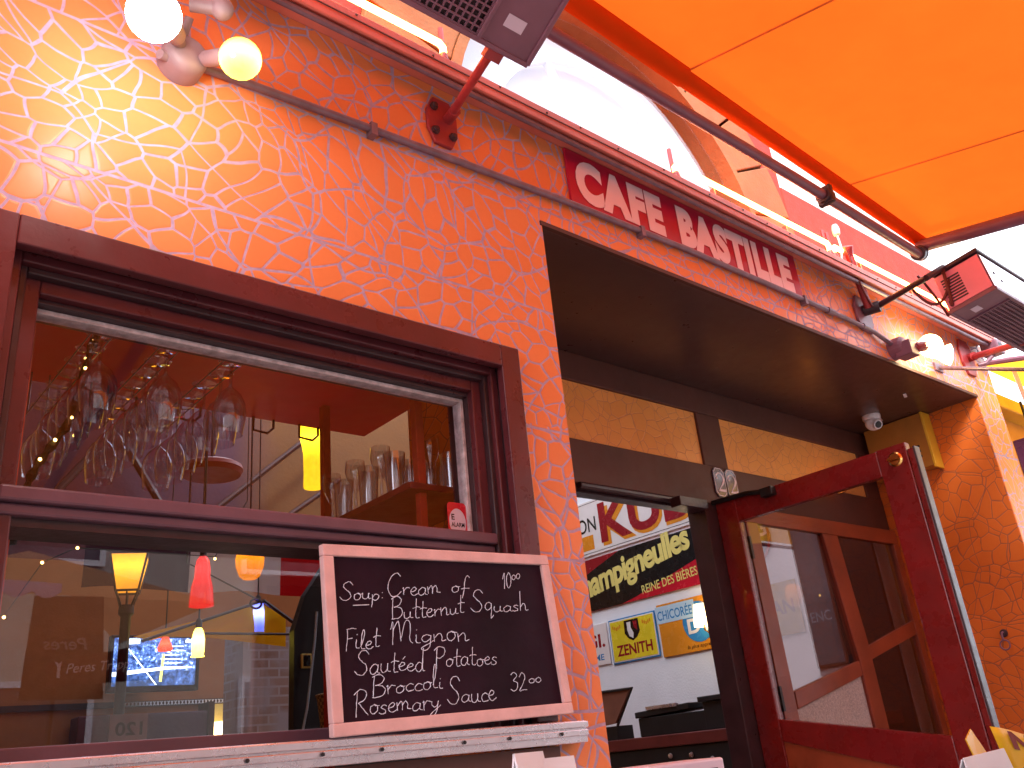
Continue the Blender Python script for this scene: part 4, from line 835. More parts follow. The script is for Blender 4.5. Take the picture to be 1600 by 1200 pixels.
def glass_mesh(nm, prof):
    g = MB(); g.lathe(prof, (0, 0, 0), (0, 0, 1), 20); o = g.build(nm, 'stemware', None, smooth=True); return o
wine = [(.036, 0), (.034, -.003), (.010, -.008), (.0045, -.016), (.004, -.075), (.010, -.083), (.030, -.103), (.042, -.130), (.045, -.155), (.042, -.190), (.037, -.222)]
proto = None
k = 0
for row, (x, nm) in enumerate(((.64, 'left'), (.83, 'middle'), (1.025, 'right'))):
    for j in range(7):
        if proto is None: proto = glass_mesh('wine_glass', wine); o = proto
        else: o = proto.copy(); COL.objects.link(o)
        o.location = (x+rnd.uniform(-.006, .006), .395+j*.098, 2.456); o.scale = (1.12, 1.12, 1.08); o.rotation_euler = (0, rnd.uniform(-.03, .03), rnd.uniform(0, 6))
        tag(o, ('front wine glass of the %s hanging row, nearest the pane' % nm) if j == 0 else ('wine glass hanging behind the front one of the %s row' % nm), 'wine glass', 'wine glasses hanging in the rack' if j == 0 else 'hanging wine glasses of the %s row' % nm)
t = thing('bar_shelf', 'dark red corner shelf on pink posts behind the right of the upper pane', 'shelf', (1.76, .6, 2.08))
g = MB(); g.box(1.585, 1.945, .285, .95, 2.085, 2.108); g.build('board', paint('dark_red_shelf', (.17, .010, .018), .4), t, bevel=.003)
for x, y in ((1.655, .325), (1.625, .90)):
    g = MB(); g.box(x-.016, x+.016, y-.016, y+.016, 2.108, 2.598); g.build('post', 'stone_pink', t, bevel=.003)
    g = MB(); g.box(x-.014, x+.014, y-.014, y+.014, 1.2, 2.085); g.build('post', 'stone_pink', t, bevel=.003)
tumb = [(.028, .002), (.030, .004), (.038, .14), (.0375, .14), (.029, .006)]; flute = [(.034, .001), (.006, .006), (.004, .07), (.012, .085), (.030, .12), (.037, .15), (.034, .19)]
p2 = {}
spots = [(1.62, .42+.085*i, 'flute' if i % 2 else 'tumbler') for i in range(6)]+[(1.715+.088*i, .345, 'flute' if i != 1 else 'tumbler') for i in range(3)]+[(1.72+.085*i, .47, 'tumbler') for i in range(3)]+[(1.72+.085*i, .60, 'flute') for i in range(3)]
for x, y, kd in spots:
    if kd not in p2: o = p2[kd] = glass_mesh('stem_glass' if kd == 'flute' else 'tumbler', flute if kd == 'flute' else tumb)
    else: o = p2[kd].copy(); COL.objects.link(o)
    o.location = (x, y, 2.1082); o.rotation_euler = (0, 0, rnd.uniform(0, 6))
    tag(o, 'clear stemmed glass standing on the dark red corner shelf' if kd == 'flute' else 'clear straight tumbler standing on the dark red corner shelf', 'drinking glass', 'stemmed glasses on the corner shelf' if kd == 'flute' else 'tumblers on the corner shelf')

def pendant(name, label, x, y, z0, z1, prof, col, strength, hot, half, base=.35, cord_top=4.9):
    t = thing(name, label, 'pendant lamp', (x, y, cord_top), 'coloured glass pendant lamps')
    h = z1-z0
    g = MB(); g.lathe([(r_, z0+q*h) for r_, q in prof], (x, y, 0), (0, 0, 1), 22)
    g.build('lamp_shade', lampshade(label.split(' glass')[0].replace(' ', '_')+'_shade', col, strength, z0+hot*h, half, base), t, smooth=True)
    g = MB(); g.tube([(x, y, z1+.02), (x, y, cord_top)], .0045, 6); g.build('cord', 'black', t)
    g = MB(); g.lathe([(.016, z1-.005), (.016, z1+.03), (.006, z1+.045)], (x, y, 0), (0, 0, 1), 12); g.build('cap', 'black', t, smooth=True)
pendant('pendant_lamp', 'tall yellow glass pendant lamp lit behind the upper pane', 2.062, 1.8, 2.572, 2.93, [(.048, 0), (.050, .03), (.048, .2), (.050, .5), (.056, .62), (.068, .76), (.072, .88), (.055, 1), (.016, 1.0)], (1, .56, .015), 1.3, .70, .13, .28)
pendant('pendant_lamp', 'amber egg shaped glass pendant lamp just under the window rail', 1.737, 1.8, 2.108, 2.272, [(.030, 0), (.046, .08), (.062, .35), (.064, .55), (.055, .8), (.036, .97), (.016, 1)], (1, .25, .008), .55, .85, .14, .45, 4.9)
pendant('pendant_lamp', 'long red bell glass pendant lamp in front of the flag', 1.680, 2.2, 2.058, 2.302, [(.057, 0), (.056, .08), (.050, .38), (.036, .58), (.035, .75), (.030, .9), (.014, 1)], (1, .022, .02), .50, .72, .10, .45)
pendant('pendant_lamp', 'small red bell glass pendant lamp in front of the television', 1.990, 3.5, 2.04, 2.13, [(.038, 0), (.044, .18), (.030, .55), (.022, .8), (.012, 1)], (1, .06, .03), .9, .45, .06, .5)
pendant('pendant_lamp', 'slim bright yellow glass pendant lamp with a frilled rim beside the television', 1.792, 2.5, 1.868, 2.012, [(.034, 0), (.028, .07), (.031, .2), (.031, .6), (.024, .85), (.012, 1)], (1, .78, .10), 2.4, .55, .14, .3)
pendant('pendant_lamp', 'blue white glass pendant lamp under the reflected yellow canopy', 2.342, 3.0, 2.07, 2.245, [(.036, 0), (.037, .3), (.036, .7), (.030, .95), (.014, 1)], (.18, .22, 1), 2.0, .62, .09, .16)

t = thing('street_lantern', 'lit amber four sided street lantern on a black post inside the window', 'lantern', (1.432, 2.5, 0))
LC = Vector((1.432, 2.5, 0)); zt, zb, rt, rb = 2.345, 2.175, .118, .072; ang = R(24)
def lc(rad, z, k): return (LC.x+rad*math.cos(ang+k*math.pi/2), LC.y+rad*math.sin(ang+k*math.pi/2), z)
lm = lampshade('amber_lantern_glass', (1, .36, .02), .62, 2.29, .13, .42)
for k in range(4):
    g = MB(); g.poly([lc(rb*.98, zb, k), lc(rb*.98, zb, k+1), lc(rt*.98, zt, k+1), lc(rt*.98, zt, k)]); g.build('lantern_pane', lm, t)
g = MB()
for k in range(4):
    g.tube([lc(rb, zb, k), lc(rt, zt, k)], .006, 6); g.tube([lc(rb, zb, k), lc(rb, zb, k+1)], .006, 6)
    g.tube([lc(rb*.95, zb, k), lc(rb*.75, zb-.03, k), lc(.03, zb-.075, k)], .005, 6); a, b = Vector(lc(rb, zb, k)), Vector(lc(rb, zb, k+1)); g.tube([a.lerp(b, .5), Vector(lc(.03, zb-.07, k+.5))], .004, 6)
g.build('lantern_frame', 'black', t)
g = MB(); g.poly([lc(rt*.99, zt+.001, k) for k in range(4)]); g.build('lantern_top', 'indark', t)
g = MB(); g.lathe([(0, 2.11), (.034, 2.11), (.036, 2.07), (.024, 2.055), (.024, 1.2), (.05, 1.1), (.06, .1), (.09, .05), (.09, 0)], (LC.x, LC.y, 0), (0, 0, 1), 14); g.build('post', 'black', t, smooth=True)

t = thing('television', 'flat television showing a floodlit sports ground on the back wall', 'television', (2.29, 4.55, 1.92))
g = MB(); g.box(1.985, 2.605, 4.50, 4.56, 1.915, 2.292); g.box(2.2, 2.4, 4.56, 4.985, 2.0, 2.15); g.build('body', 'black', t, bevel=.006)
def screen_mat():
    T = NT('television_picture'); n = T.noise(26, 6, .75); sp = T.n('ShaderNodeSeparateXYZ'); T.l(T.pos(), sp.inputs[0])
    v = T.math('DIVIDE', T.math('SUBTRACT', sp.outputs[2], 1.95), .32)
    crowd = T.ramp(n, [(.42, (.01, .02, .06)), (.55, (.05, .10, .28)), (.62, (.35, .50, .9)), (.72, (.9, .95, 1))])
    field = T.ramp(T.noise(16, 5, .7), [(.45, (.01, .02, .05)), (.62, (.04, .08, .22)), (.75, (.4, .5, .8))])
    c = T.mix(T.ramp(v, [(.30, (0, 0, 0)), (.36, (1, 1, 1))]), field, crowd)
    e = T.n('ShaderNodeEmission'); T.l(c, e.inputs[0]); e.inputs[1].default_value = 1.2; return T.done(e.outputs[0])
g = MB(); g.poly([(2.005, 4.498, 1.952), (2.575, 4.498, 1.952), (2.575, 4.498, 2.272), (2.005, 4.498, 2.272)]); sc_ = g.build('screen', screen_mat(), t)
M['px_white'] = emit('screen_white', (.75, .88, 1), 1.0); M['px_yellow'] = emit('screen_yellow', (.9, .85, .15), .8)
g = MB(); P3 = lambda a, b: (2.005+a*.57, 4.4965, 1.952+b*.32)
g.m(0).poly([P3(0, .20), P3(.62, .33), P3(.95, .36), P3(.95, .39), P3(.62, .39), P3(0, .29)]); g.poly([P3(.10, .86), P3(.30, .88), P3(.30, .98), P3(.10, .98)]); g.poly([P3(.14, .82), P3(.155, .82), P3(.53, .02), P3(.51, .02)])
g.poly([P3(.86, .90), P3(.97, .91), P3(.97, .97), P3(.86, .96)])
for i in range(5): g.poly([P3(.60, .45+i*.09), P3(.60+.3*rnd.uniform(.4, 1), .455+i*.09), P3(.60+.3*rnd.uniform(.4, 1), .475+i*.09), P3(.60, .47+i*.09)])
g.m(1).poly([P3(.555, .08), P3(.585, .08), P3(.61, .66), P3(.58, .66)]); g.build('bright_lines', ['px_white', 'px_yellow'], sc_)

def cloth_strip(x0, x1, z0, z1, y, amp, mb, n=14, m=6, ph=0):
    vs = [(x0+(x1-x0)*i/n, y+amp*math.sin(7*(x0+(x1-x0)*i/n)*2.3+ph)*(1-.3*j/m)+.02*j/m, z1+(z0-z1)*j/m+.010*math.sin(9*(x0+(x1-x0)*i/n)+ph)*(j/m)-.012*math.sin(math.pi*i/n)*(1-j/m)) for i in range(n+1) for j in range(m+1)]
    mb.add(vs, [(i*(m+1)+j, (i+1)*(m+1)+j, (i+1)*(m+1)+j+1, i*(m+1)+j+1) for i in range(n) for j in range(m)])
t = thing('tricolour_flag', 'long blue, white and red flag hung across the room behind the lower pane', 'flag', (2.05, 3.0, 2.58))
for a, b, mt, nm in ((1.36, 1.925, 'flag_blue', 'blue_band'), (1.925, 2.495, 'flag_white', 'white_band'), (2.495, 3.06, 'flag_red', 'red_band')):
    g = MB(); cloth_strip(a, b, 2.30, 2.62, 3.0, .022, g); g.build(nm, mt, t, smooth=True)
g = MB(); g.tube([(.0, 3.0, 2.66), (1.36, 3.0, 2.62), (3.06, 3.0, 2.62), (3.4, 3.0, 2.64)], .004, 6); g.build('string', 'black', t)

t = thing('reflected_canopy', 'bright yellow awning reflection built as a cloth canopy on dark rods', 'canopy', (2.1, 2.9, 2.05))  # reflected underside of an awning, built as real cloth
g = MB(); g.add([(1.62, 2.95, 2.035), (2.36, 3.0, 2.235), (2.52, 3.0, 2.17), (2.52, 3.0, 1.99), (2.0, 2.95, 2.035), (1.9, 3.5, 2.10), (2.55, 3.55, 2.28)], [(0, 1, 2, 3, 4), (1, 6, 2), (0, 5, 6, 1)]); g.build('cloth', fabric('reflected_awning_cloth', (.85, .46, .015), (.8, .42, .01), .3), t)
g = MB(); g.tube([(1.66, 2.93, 2.01), (2.36, 2.97, 2.25)], .008, 8); g.tube([(2.36, 2.97, 2.25), (2.55, 2.97, 2.13)], .012, 8); g.tube([(1.95, 2.92, 2.05), (2.52, 2.92, 2.05)], .007, 8); g.tube([(2.36, 2.96, 2.235), (1.9, 2.98, 2.45), (1.9, 3.0, 4.9)], .006, 6); g.build('rods', 'indark', t)
g = MB(); g.tube([(2.30+.035*math.cos(i*.5236), 2.94, 2.225+.028*math.sin(i*.5236)) for i in range(13)], .007, 8); g.build('ring', 'indark', t)

g = MB(); g.box(3.03, 3.16, 3.93, 3.98, 1.2, 2.16); g.box(3.03, 3.16, 3.98, 4.15, 0, 2.16)
tag(g.build('wall_poster', 'indark', bevel=.004), 'tall dark red poster board beside the reflected brick pillar', 'poster')
t = thing('dark_screen', 'tall black screen with a curved top edge at the right of the lower pane', 'screen', (2.3, 2.0, 0))
g = MB(); g.prism([(2.04, 2.0, 0), (2.9, 2.0, 0), (2.9, 2.0, 2.5), (2.42, 2.0, 2.5), (2.24, 2.0, 2.26), (2.12, 2.0, 2.09), (2.06, 2.0, 1.92)], (0, .05, 0)); g.build('panel', 'black', t)
t = thing('small_picture', 'tiny pale framed picture on the black screen', 'picture', (2.118, 1.99, 1.775))
g = MB(); g.box(2.092, 2.144, 1.985, 1.998, 1.742, 1.808); g.build('frame', 'en_cream', t, bevel=.002)
g = MB(); g.box(2.100, 2.136, 1.982, 1.985, 1.750, 1.800); g.box(2.112, 2.122, 1.980, 1.982, 1.757, 1.79); g.build('print', 'en_black', t)
g = MB(); g.tube([(2.155, 1.95, 2.0), (2.142, 1.95, 1.86), (2.12, 1.95, 1.70), (2.10, 1.95, 1.56), (2.072, 1.95, 1.44), (2.06, 1.95, .9)], .006, 8)
tag(g.build('hanging_cable', 'en_paleblue', smooth=True), 'pale cable hanging down in front of the black screen', 'cable')
def weave():
    T = NT('woven_basket_straw'); b = T.n('ShaderNodeTexChecker'); b.inputs['Scale'].default_value = 70; T.l(T.pos(), b.inputs['Vector'])
    b.inputs['Color1'].default_value = (.30, .19, .08, 1); b.inputs['Color2'].default_value = (.10, .06, .03, 1); return T.done(T.pbr(b.outputs[0], .8, 0, T.bump(b.outputs[1], .5, .004)))
t = thing('woven_basket', 'woven straw basket beside the chalkboard behind the lower pane', 'basket', (2.15, 1.82, 1.40))
g = MB(); g.lathe([(0, 1.40), (.045, 1.40), (.050, 1.48), (.062, 1.58), (.066, 1.60), (.058, 1.60), (.045, 1.45)], (2.15, 1.82, 0), (0, 0, 1), 20); g.build('body', weave(), t, smooth=True)
g = MB(); g.tube([(2.15+.064*math.cos(i*.3927), 1.82+.064*math.sin(i*.3927), 1.60) for i in range(17)], .007, 6); g.build('rim', weave(), t)
t = thing('basket_stand', 'dark round stand under the woven basket', 'stand', (2.15, 1.82, 0))
g = MB(); g.lathe([(0, 1.398), (.09, 1.398), (.09, 1.37), (.02, 1.36), (.02, .04), (.12, .02), (.12, 0)], (2.15, 1.82, 0), (0, 0, 1), 18); g.build('column', 'indark', t, smooth=True)

def sconce(label, c, r0, r1, h, mat, wall):
    t = thing('shaded_wall_lamp', label, 'wall lamp', c); c = Vector(c); wv = Vector(wall)
    g = MB(); g.lathe([(r0, 0), (r1, h)], c, (0, 0, 1), 22); g.build('lamp_shade', mat, t, smooth=True)
    g = MB(); g.sphere(c+Z*h*.5, .018); g.build('bulb', 'bulb_far', t)
    g = MB(); g.tube([c+Z*h*.3, c-Z*.03, c-Z*.05+wv*.5, c-Z*.02+wv], .007, 8); g.build('bracket', 'gold', t, smooth=True)
sconce('glowing paper shade wall lamp low on the back wall', (2.935, 4.90, 1.618), .047, .038, .105, 'shade_warm', (0, .085, 0))
sconce('small cream shade wall lamp over the orange enamel sign', (5.66, 2.345, 2.045), .078, .060, .165, 'sconce_glow', (.088, 0, 0))
t = thing('lamplit_patch', 'pale yellow patch of lamp light on the wall behind the low lamp', 'panel', (2.97, 4.99, 1.7))  # lamp light on the wall, painted as a pale yellow board
g = MB(); g.box(2.845, 3.095, 4.988, 4.998, 1.40, 1.86); g.build('board', 'en_cream', t)
t = thing('number_board', 'grey board showing a reversed number at the bottom of the window', 'board', (1.15, 1.5, 0))
g = MB(); g.box(1.085, 1.218, 1.50, 1.508, 1.38, 1.533); g.build('board', paint('grey_board', (.30, .27, .30), .6), t)
g = MB(); put_text(g, '120', (1.200, 1.4985, 1.46), -X, Z, .095, .046, bold=.02); g.build('digits', 'black', t)
g = MB(); g.box(1.14, 1.165, 1.51, 1.53, 0, 1.5); g.box(1.05, 1.25, 1.45, 1.6, 0, .03); g.build('stand', 'indark', t)
t = thing('back_cabinet', 'low brown cabinet with a slatted front against the back wall', 'cabinet', (2.5, 4.85, 0))
g = MB(); g.box(1.9, 2.82, 4.80, 4.98, 0, 1.80); g.build('carcass', 'inwall', t, bevel=.01); g = MB(); g.box(2.80, 2.845, 4.78, 4.98, 0, 1.86); g.build('side_post', 'indark', t)
g = MB(); g.box(.425, .455, .29, .32, 1.336, 2.60); tag(g.build('reflected_pink_strip', paint('salmon_pink_reflection', (.75, .16, .11), .5, .08)), 'slim salmon pink reflection built as a post inside the left end of the window', 'post')  # pink streak reflected in the pane, built as a solid post
t = thing('light_garland', 'dark green garland with tiny amber lights hanging under the red ceiling', 'garland', (.67, .58, 2.6))
gp = [(.68, .50, 2.60), (.665, .57, 2.50), (.648, .60, 2.36), (.628, .60, 2.26), (.59, .60, 2.18), (.56, .60, 2.12), (.54, .60, 2.05), (.52, .6, 1.9)]
g = MB(); g.tube(smooth(gp, 4), [.011+.004*math.sin(i*2.1) for i in range(len(smooth(gp, 4)))], 6); g.build('strand', 'greenwire', t)
for p in ((.633, .585, 2.272), (.596, .585, 2.198), (.563, .585, 2.136), (.655, .58, 2.43)):
    g = MB(); g.sphere(p, .0045, 8, 6); g.build('fairy_light', 'fairy', t)
t = thing('light_garland', 'thin wire with tiny amber lights strung in front of the flag', 'garland', (1.0, 2.0, 2.3))
g = MB(); g.tube([(.0, 2.0, 2.5), (.806, 2.0, 1.957), (.925, 2.0, 2.18), (1.05, 2.0, 2.25), (1.74, 2.2, 2.30), (1.9, 2.2, 2.6), (1.9, 2.2, 4.9)], .0025, 5); g.build('strand', 'greenwire', t)
for p in ((.806, 1.99, 1.954), (.922, 1.99, 2.177), (1.052, 1.99, 2.247), (1.735, 2.19, 2.287)):
    g = MB(); g.sphere(p, .006, 8, 6); g.build('fairy_light', 'fairy', t)
t = thing('hanging_dish', 'dark red round dish hanging on a cord behind the wine glasses', 'hanging dish', (2.03, 3.0, 3.02))
g = MB(); g.lathe([(0, 3.06), (.15, 3.06), (.178, 3.045), (.185, 3.02), (.17, 2.99), (.10, 2.985), (0, 2.985)], (2.03, 3.0, 0), (0, 0, 1), 28); g.build('dish', 'menu_red', t, smooth=True)
g = MB(); g.tube([(2.03, 3.0, 3.05), (2.03, 3.0, 4.9)], .008, 8); g.build('cord', 'black', t)

# ------------------------------------------------------------------ enamel signs on the white wall through the door (they face -x; text runs towards -y)
WX = 5.748
def wp(y, z, d): return (WX-d, y, z)
def wbox(mb, y0, y1, z0, z1, d0, d1): mb.box(WX-d1, WX-d0, y0, y1, z0, z1)
def wtext(mb, body, y, z, w_, h_, d, ry=0, **k):
    e = Vector((0, -math.cos(ry), math.sin(ry))); f_ = Vector((0, math.sin(ry), math.cos(ry)))
    put_text(mb, body, wp(y, z, d), e, f_, w_, h_, **k)
t = thing('enamel_sign', 'white enamel sign with huge dark red letters, topmost over the doorway wall', 'sign', (5.74, 3.0, 2.85), 'enamel signs on the white wall')
g = MB(); wbox(g, 2.20, 4.3, 2.850, 3.34, .002, .014); g.build('plate', 'en_white', t, bevel=.003)
g = MB(); wbox(g, 2.22, 4.28, 2.872, 2.876, .0142, .0152); wbox(g, 2.22, 4.28, 3.318, 3.322, .0142, .0152); g.build('border', 'en_black', t)
g = MB(); wtext(g, 'KUB', 3.335, 2.895, 1.03, .35, .0154, bold=.045); g.build('letter_shadow', 'en_orange', t)
g = MB(); wtext(g, 'KUB', 3.355, 2.925, 1.03, .36, .0162, bold=.03); g.build('lettering', 'en_darkred', t)
g = MB(); wtext(g, 'LON', 3.70, 3.06, .30, .13, .0156, bold=.01); g.build('small_lettering', 'en_black', t)
g = MB(); g.prism([wp(a, b, .0145) for a, b in ((3.45, 2.90), (3.66, 2.90), (3.66, 3.0), (3.58, 3.03), (3.45, 3.03))], (-.001, 0, 0)); g.build('orange_block', 'en_orange', t)
t = thing('enamel_sign', 'black and red enamel beer sign with slanting yellow script', 'sign', (5.74, 3.0, 2.36), 'enamel signs on the white wall')
g = MB(); wbox(g, 2.30, 4.0, 2.372, 2.822, .002, .012); g.build('plate', 'en_red', t, bevel=.003)
g = MB(); g.prism([wp(a, b, .0122) for a, b in ((2.30, 2.822), (2.30, 2.59), (3.05, 2.405), (3.22, 2.374), (4.0, 2.374), (4.0, 2.60), (3.72, 2.66), (3.18, 2.822))], (-.001, 0, 0)); g.build('black_band', 'en_black', t)
g = MB(); g.prism([wp(a, b, .0122) for a, b in ((3.19, 2.822), (3.73, 2.662), (4.0, 2.602), (4.0, 2.822))], (-.0008, 0, 0)); g.build('dark_red_corner', 'en_darkred', t)
g = MB(); wtext(g, 'Champigneulles', 3.80, 2.395, 1.43, .285, .0138, ry=R(8.5), bold=.035, shear=.12, space=.92); g.build('script', 'en_cream', t)
g = MB(); wtext(g, 'REINE DES BIÈRES', 2.975, 2.408, .60, .090, .0138, ry=R(4), bold=.008); g.build('small_lettering', 'en_cream', t)
t = thing('enamel_sign', 'yellow enamel sign with a shield and dark red capitals', 'sign', (5.74, 3.15, 1.9), 'enamel signs on the white wall')
g = MB(); wbox(g, 2.885, 3.415, 1.898, 2.262, .002, .010); g.build('edge', 'en_blue', t, bevel=.004)
g = MB(); wbox(g, 2.897, 3.403, 1.910, 2.250, .0102, .013); g.build('border', 'en_white', t, bevel=.003)
g = MB(); wbox(g, 2.907, 3.393, 1.920, 2.240, .0132, .0152); g.build('plate', 'en_yellow', t)
g = MB(); wtext(g, 'ZENITH', 3.35, 1.955, .40, .088, .0158, bold=.03); g.build('lettering', 'en_darkred', t)
g = MB(); sh = [(3.23, 2.232), (3.07, 2.232), (3.065, 2.13), (3.10, 2.085), (3.15, 2.062), (3.20, 2.085), (3.235, 2.13)]; g.prism([wp(a, b, .0154) for a, b in sh], (-.001, 0, 0)); g.build('shield', 'en_black', t)
g = MB(); g.prism([wp(a, b, .0166) for a, b in ((3.20, 2.215), (3.155, 2.215), (3.16, 2.17), (3.135, 2.12), (3.145, 2.08), (3.185, 2.10), (3.20, 2.15))], (-.0008, 0, 0)); g.m(1).prism([wp(a, b, .0166) for a, b in ((3.13, 2.215), (3.085, 2.215), (3.09, 2.14), (3.12, 2.16))], (-.0008, 0, 0)); g.build('emblem', ['en_white', 'en_darkred'], t)
for y in (3.37, 3.03):
    g = MB()
    for i in range(5): wbox(g, y-.02*i-.014, y-.02*i, 2.165+.008*abs(i-2), 2.192+.008*abs(i-2), .0154, .0158)
    g.build('small_print', 'en_orange', t)
t = thing('enamel_sign', 'orange enamel sign with a blue disc and pale blue banner', 'sign', (5.74, 2.57, 1.88), 'enamel signs on the white wall')
g = MB(); wbox(g, 2.23, 2.858, 1.880, 2.292, .002, .012); g.build('plate', 'en_orange', t, bevel=.003)
g = MB(); wbox(g, 2.47, 2.872, 2.140, 2.275, .0122, .0145); g.build('banner', 'en_paleblue', t, bevel=.002)
g = MB(); wtext(g, 'CHICORÉE', 2.855, 2.165, .36, .092, .0150, bold=.012); g.build('banner_lettering', 'en_blue', t)
g = MB(); g.prism([wp(2.455+.155*math.cos(i*.2618), 2.10+.155*math.sin(i*.2618), .0121) for i in range(24)], (-.0012, 0, 0)); g.build('disc', 'en_blue', t)
g = MB(); wtext(g, 'DV', 2.565, 2.015, .24, .115, .0146, bold=.03); g.build('lettering', 'en_white', t)
g = MB(); wtext(g, 'la plus appréciée !', 2.60, 1.900, .33, .036, .0126, shear=.2); g.build('small_lettering', 'en_black', t)
t = thing('enamel_sign', 'white enamel sign cut off by the mosaic pier, with red letters over blue ones', 'sign', (5.74, 3.6, 1.9), 'enamel signs on the white wall')
g = MB(); wbox(g, 3.442, 3.95, 1.915, 2.258, .002, .012); g.build('plate', 'en_white', t, bevel=.006)
g = MB(); wtext(g, 'GI.', 3.70, 2.06, .22, .115, .0126, bold=.03); g.build('lettering', 'en_darkred', t)
g = MB(); wtext(g, 'ME', 3.62, 1.955, .11, .050, .0126, bold=.02); g.build('small_lettering', 'en_blue', t)
t = thing('enamel_sign', 'dull yellow enamel sign seen through the left pane of the side light', 'sign', (5.74, 1.65, 1.87), 'enamel signs on the white wall')
g = MB(); wbox(g, 1.545, 1.95, 1.875, 2.245, .002, .012); g.build('plate', paint('dull_yellow_enamel', (.45, .27, .03), .3), t, bevel=.003)
g = MB(); wtext(g, 'AN', 1.78, 2.02, .19, .10, .0126, bold=.03); g.build('lettering', 'menu_brown', t)
t = thing('round_sign', 'round violet sign with a red rim behind the side light', 'sign', (5.74, 1.78, 2.56), None)
g = MB(); g.prism([wp(1.84+.17*math.cos(i*.2618), 2.60+.19*math.sin(i*.2618), .002) for i in range(24)], (-.008, 0, 0)); g.build('rim', 'en_red', t)
g = MB(); g.prism([wp(1.84+.15*math.cos(i*.2618), 2.60+.17*math.sin(i*.2618), .0102) for i in range(24)], (-.001, 0, 0)); g.build('disc', 'en_purple', t)
g = MB(); wtext(g, 'G', 1.80, 2.60, .11, .14, .0116, bold=.02); g.build('letter', 'lilac', t)

# sideboard, menu lectern and black boxes seen low through the doorway
t = thing('sideboard', 'dark sideboard with a red brown top rail along the white wall', 'sideboard', (5.2, 2.3, 0))
g = MB(); g.box(5.0, 5.745, 1.0, 4.6, 0, 1.225); g.build('carcass', 'black', t, bevel=.005); g = MB(); g.box(4.985, 5.745, .98, 4.62, 1.228, 1.305); g.build('top_rail', paint('red_brown_rail', (.12, .02, .018), .4), t, bevel=.006)
for y, z in ((2.30, 1.17), (2.12, 1.165), (2.16, 1.11), (2.36, 1.10), (1.95, 1.13)):
    g = MB(); g.lathe([(0, .022), (.014, .020), (.018, .010), (.008, 0)], (5.0, y, z), (-1, 0, 0), 12); g.build('knob', 'steel', t, smooth=True)
t = thing('menu_lectern', 'slanted brown menu board with dark edges inside the doorway', 'lectern', (5.1, 2.85, 1.306))
g = MB(); g.prism([(5.02, 3.1, 1.64), (5.02, 2.62, 1.63), (5.02, 2.80, 1.42), (5.02, 3.1, 1.40)], (.03, 0, .0)); g.build('menu_board', 'menu_brown', t)
g = MB(); g.tube([(5.015, 3.1, 1.648), (5.015, 2.585, 1.638), (5.015, 2.775, 1.40)], .011, 6); g.box(5.03, 5.2, 2.8, 3.1, 1.306, 1.40); g.build('edge', 'black', t)
g = MB(); g.obox((5.05, 2.60, 1.306), (.3, 0, 0), (0, -.62, 0), (0, 0, .125)); g.obox((5.04, 2.62, 1.432), (.32, 0, 0), (0, -.5, .02), (0, 0, .04)); tag(g.build('keyboard_case', 'black', bevel=.006), 'long black case lying on the sideboard by the menu board', 'case')
t = thing('black_box', 'black box with a lipped lid at the right end of the sideboard', 'box', (5.2, 1.9, 1.306))
g = MB(); g.box(5.03, 5.4, 1.74, 1.99, 1.306, 1.48); g.build('body', 'black', t, bevel=.004); g = MB(); g.box(5.01, 5.42, 1.72, 2.015, 1.482, 1.515); g.build('lid', 'black', t, bevel=.005)
g = MB(); g.box(5.03, 5.06, 2.22, 2.50, 1.478, 1.50); tag(g.build('metal_mesh_strip', 'steel'), 'bright metal strip lying on the black case', 'strip')

# ------------------------------------------------------------------ terrace: tables with cards, parasol, and the street beyond
def bar_table(x, y, lb):
    t = thing('terrace_table', lb, 'table', (x, y, 0), 'terrace tables')
    g = MB(); g.box(x-.3, x+.3, y-.3, y+.3, .955, .985); g.build('tabletop', 'indark', t, bevel=.006)
    g = MB(); g.lathe([(.03, .954), (.03, .05), (.22, .03), (.22, 0)], (x, y, 0), (0, 0, 1), 20); g.build('pedestal', 'mauve_dark', t, smooth=True)
bar_table(.95, -1.0, 'small dark terrace table under the window, holding white cards'); bar_table(2.30, -1.02, 'small dark terrace table by the open door, holding yellow cards')
def folded(mb, x, y, z, w_, h_, spread, a):
    ca, sa = math.cos(a), math.sin(a)
    p = lambda u_, v_, k: (x+u_*ca-v_*sa, y+u_*sa+v_*ca, z+k)
    mb.obox(p(0, -spread, 0), (w_*ca, w_*sa, 0), (-sa*.003, ca*.003, 0), (-sa*spread, ca*spread, h_)); mb.obox(p(0, spread, 0), (w_*ca, w_*sa, 0), (-sa*.003, ca*.003, 0), (sa*spread, -ca*spread, h_))
g = MB(); folded(g, .842, -1.0, .985, .075, .272, .05, .3); tag(g.build('paper_card', 'paper'), 'white folded card standing up on the table, tilted left one', 'card', 'white cards on the tables')
g = MB(); folded(g, .905, -.98, .985, .055, .262, .05, -.25); tag(g.build('paper_card', 'paper'), 'white folded card standing lower beside the tilted card', 'card', 'white cards on the tables')
t = thing('card_holder', 'pale lilac slotted holder standing on the table beside the white cards', 'holder', (1.12, -1.0, .985))
g = MB(); g.box(1.06, 1.24, -1.04, -.96, .9855, 1.222); g.build('body', 'lilac', t, bevel=.004)
for i in range(4):
    g = MB(); g.box(1.09+i*.036, 1.112+i*.036, -1.0415, -1.0405, 1.17, 1.208); g.build('slot', 'mauve_dark', t)
g = MB(); g.prism([(2.075, -1.03, 1.160), (2.285, -1.03, 1.166), (2.315, -1.03, 1.10), (2.34, -1.03, .986), (2.09, -1.03, .986)], (0, .003, 0)); g.prism([(2.09, -.93, .986), (2.34, -.93, .986), (2.285, -1.026, 1.163), (2.075, -1.026, 1.157)], (0, .003, 0)); tag(g.build('paper_card', 'paper'), 'white card standing below the yellow menu at the lower right', 'card', 'white cards on the tables')
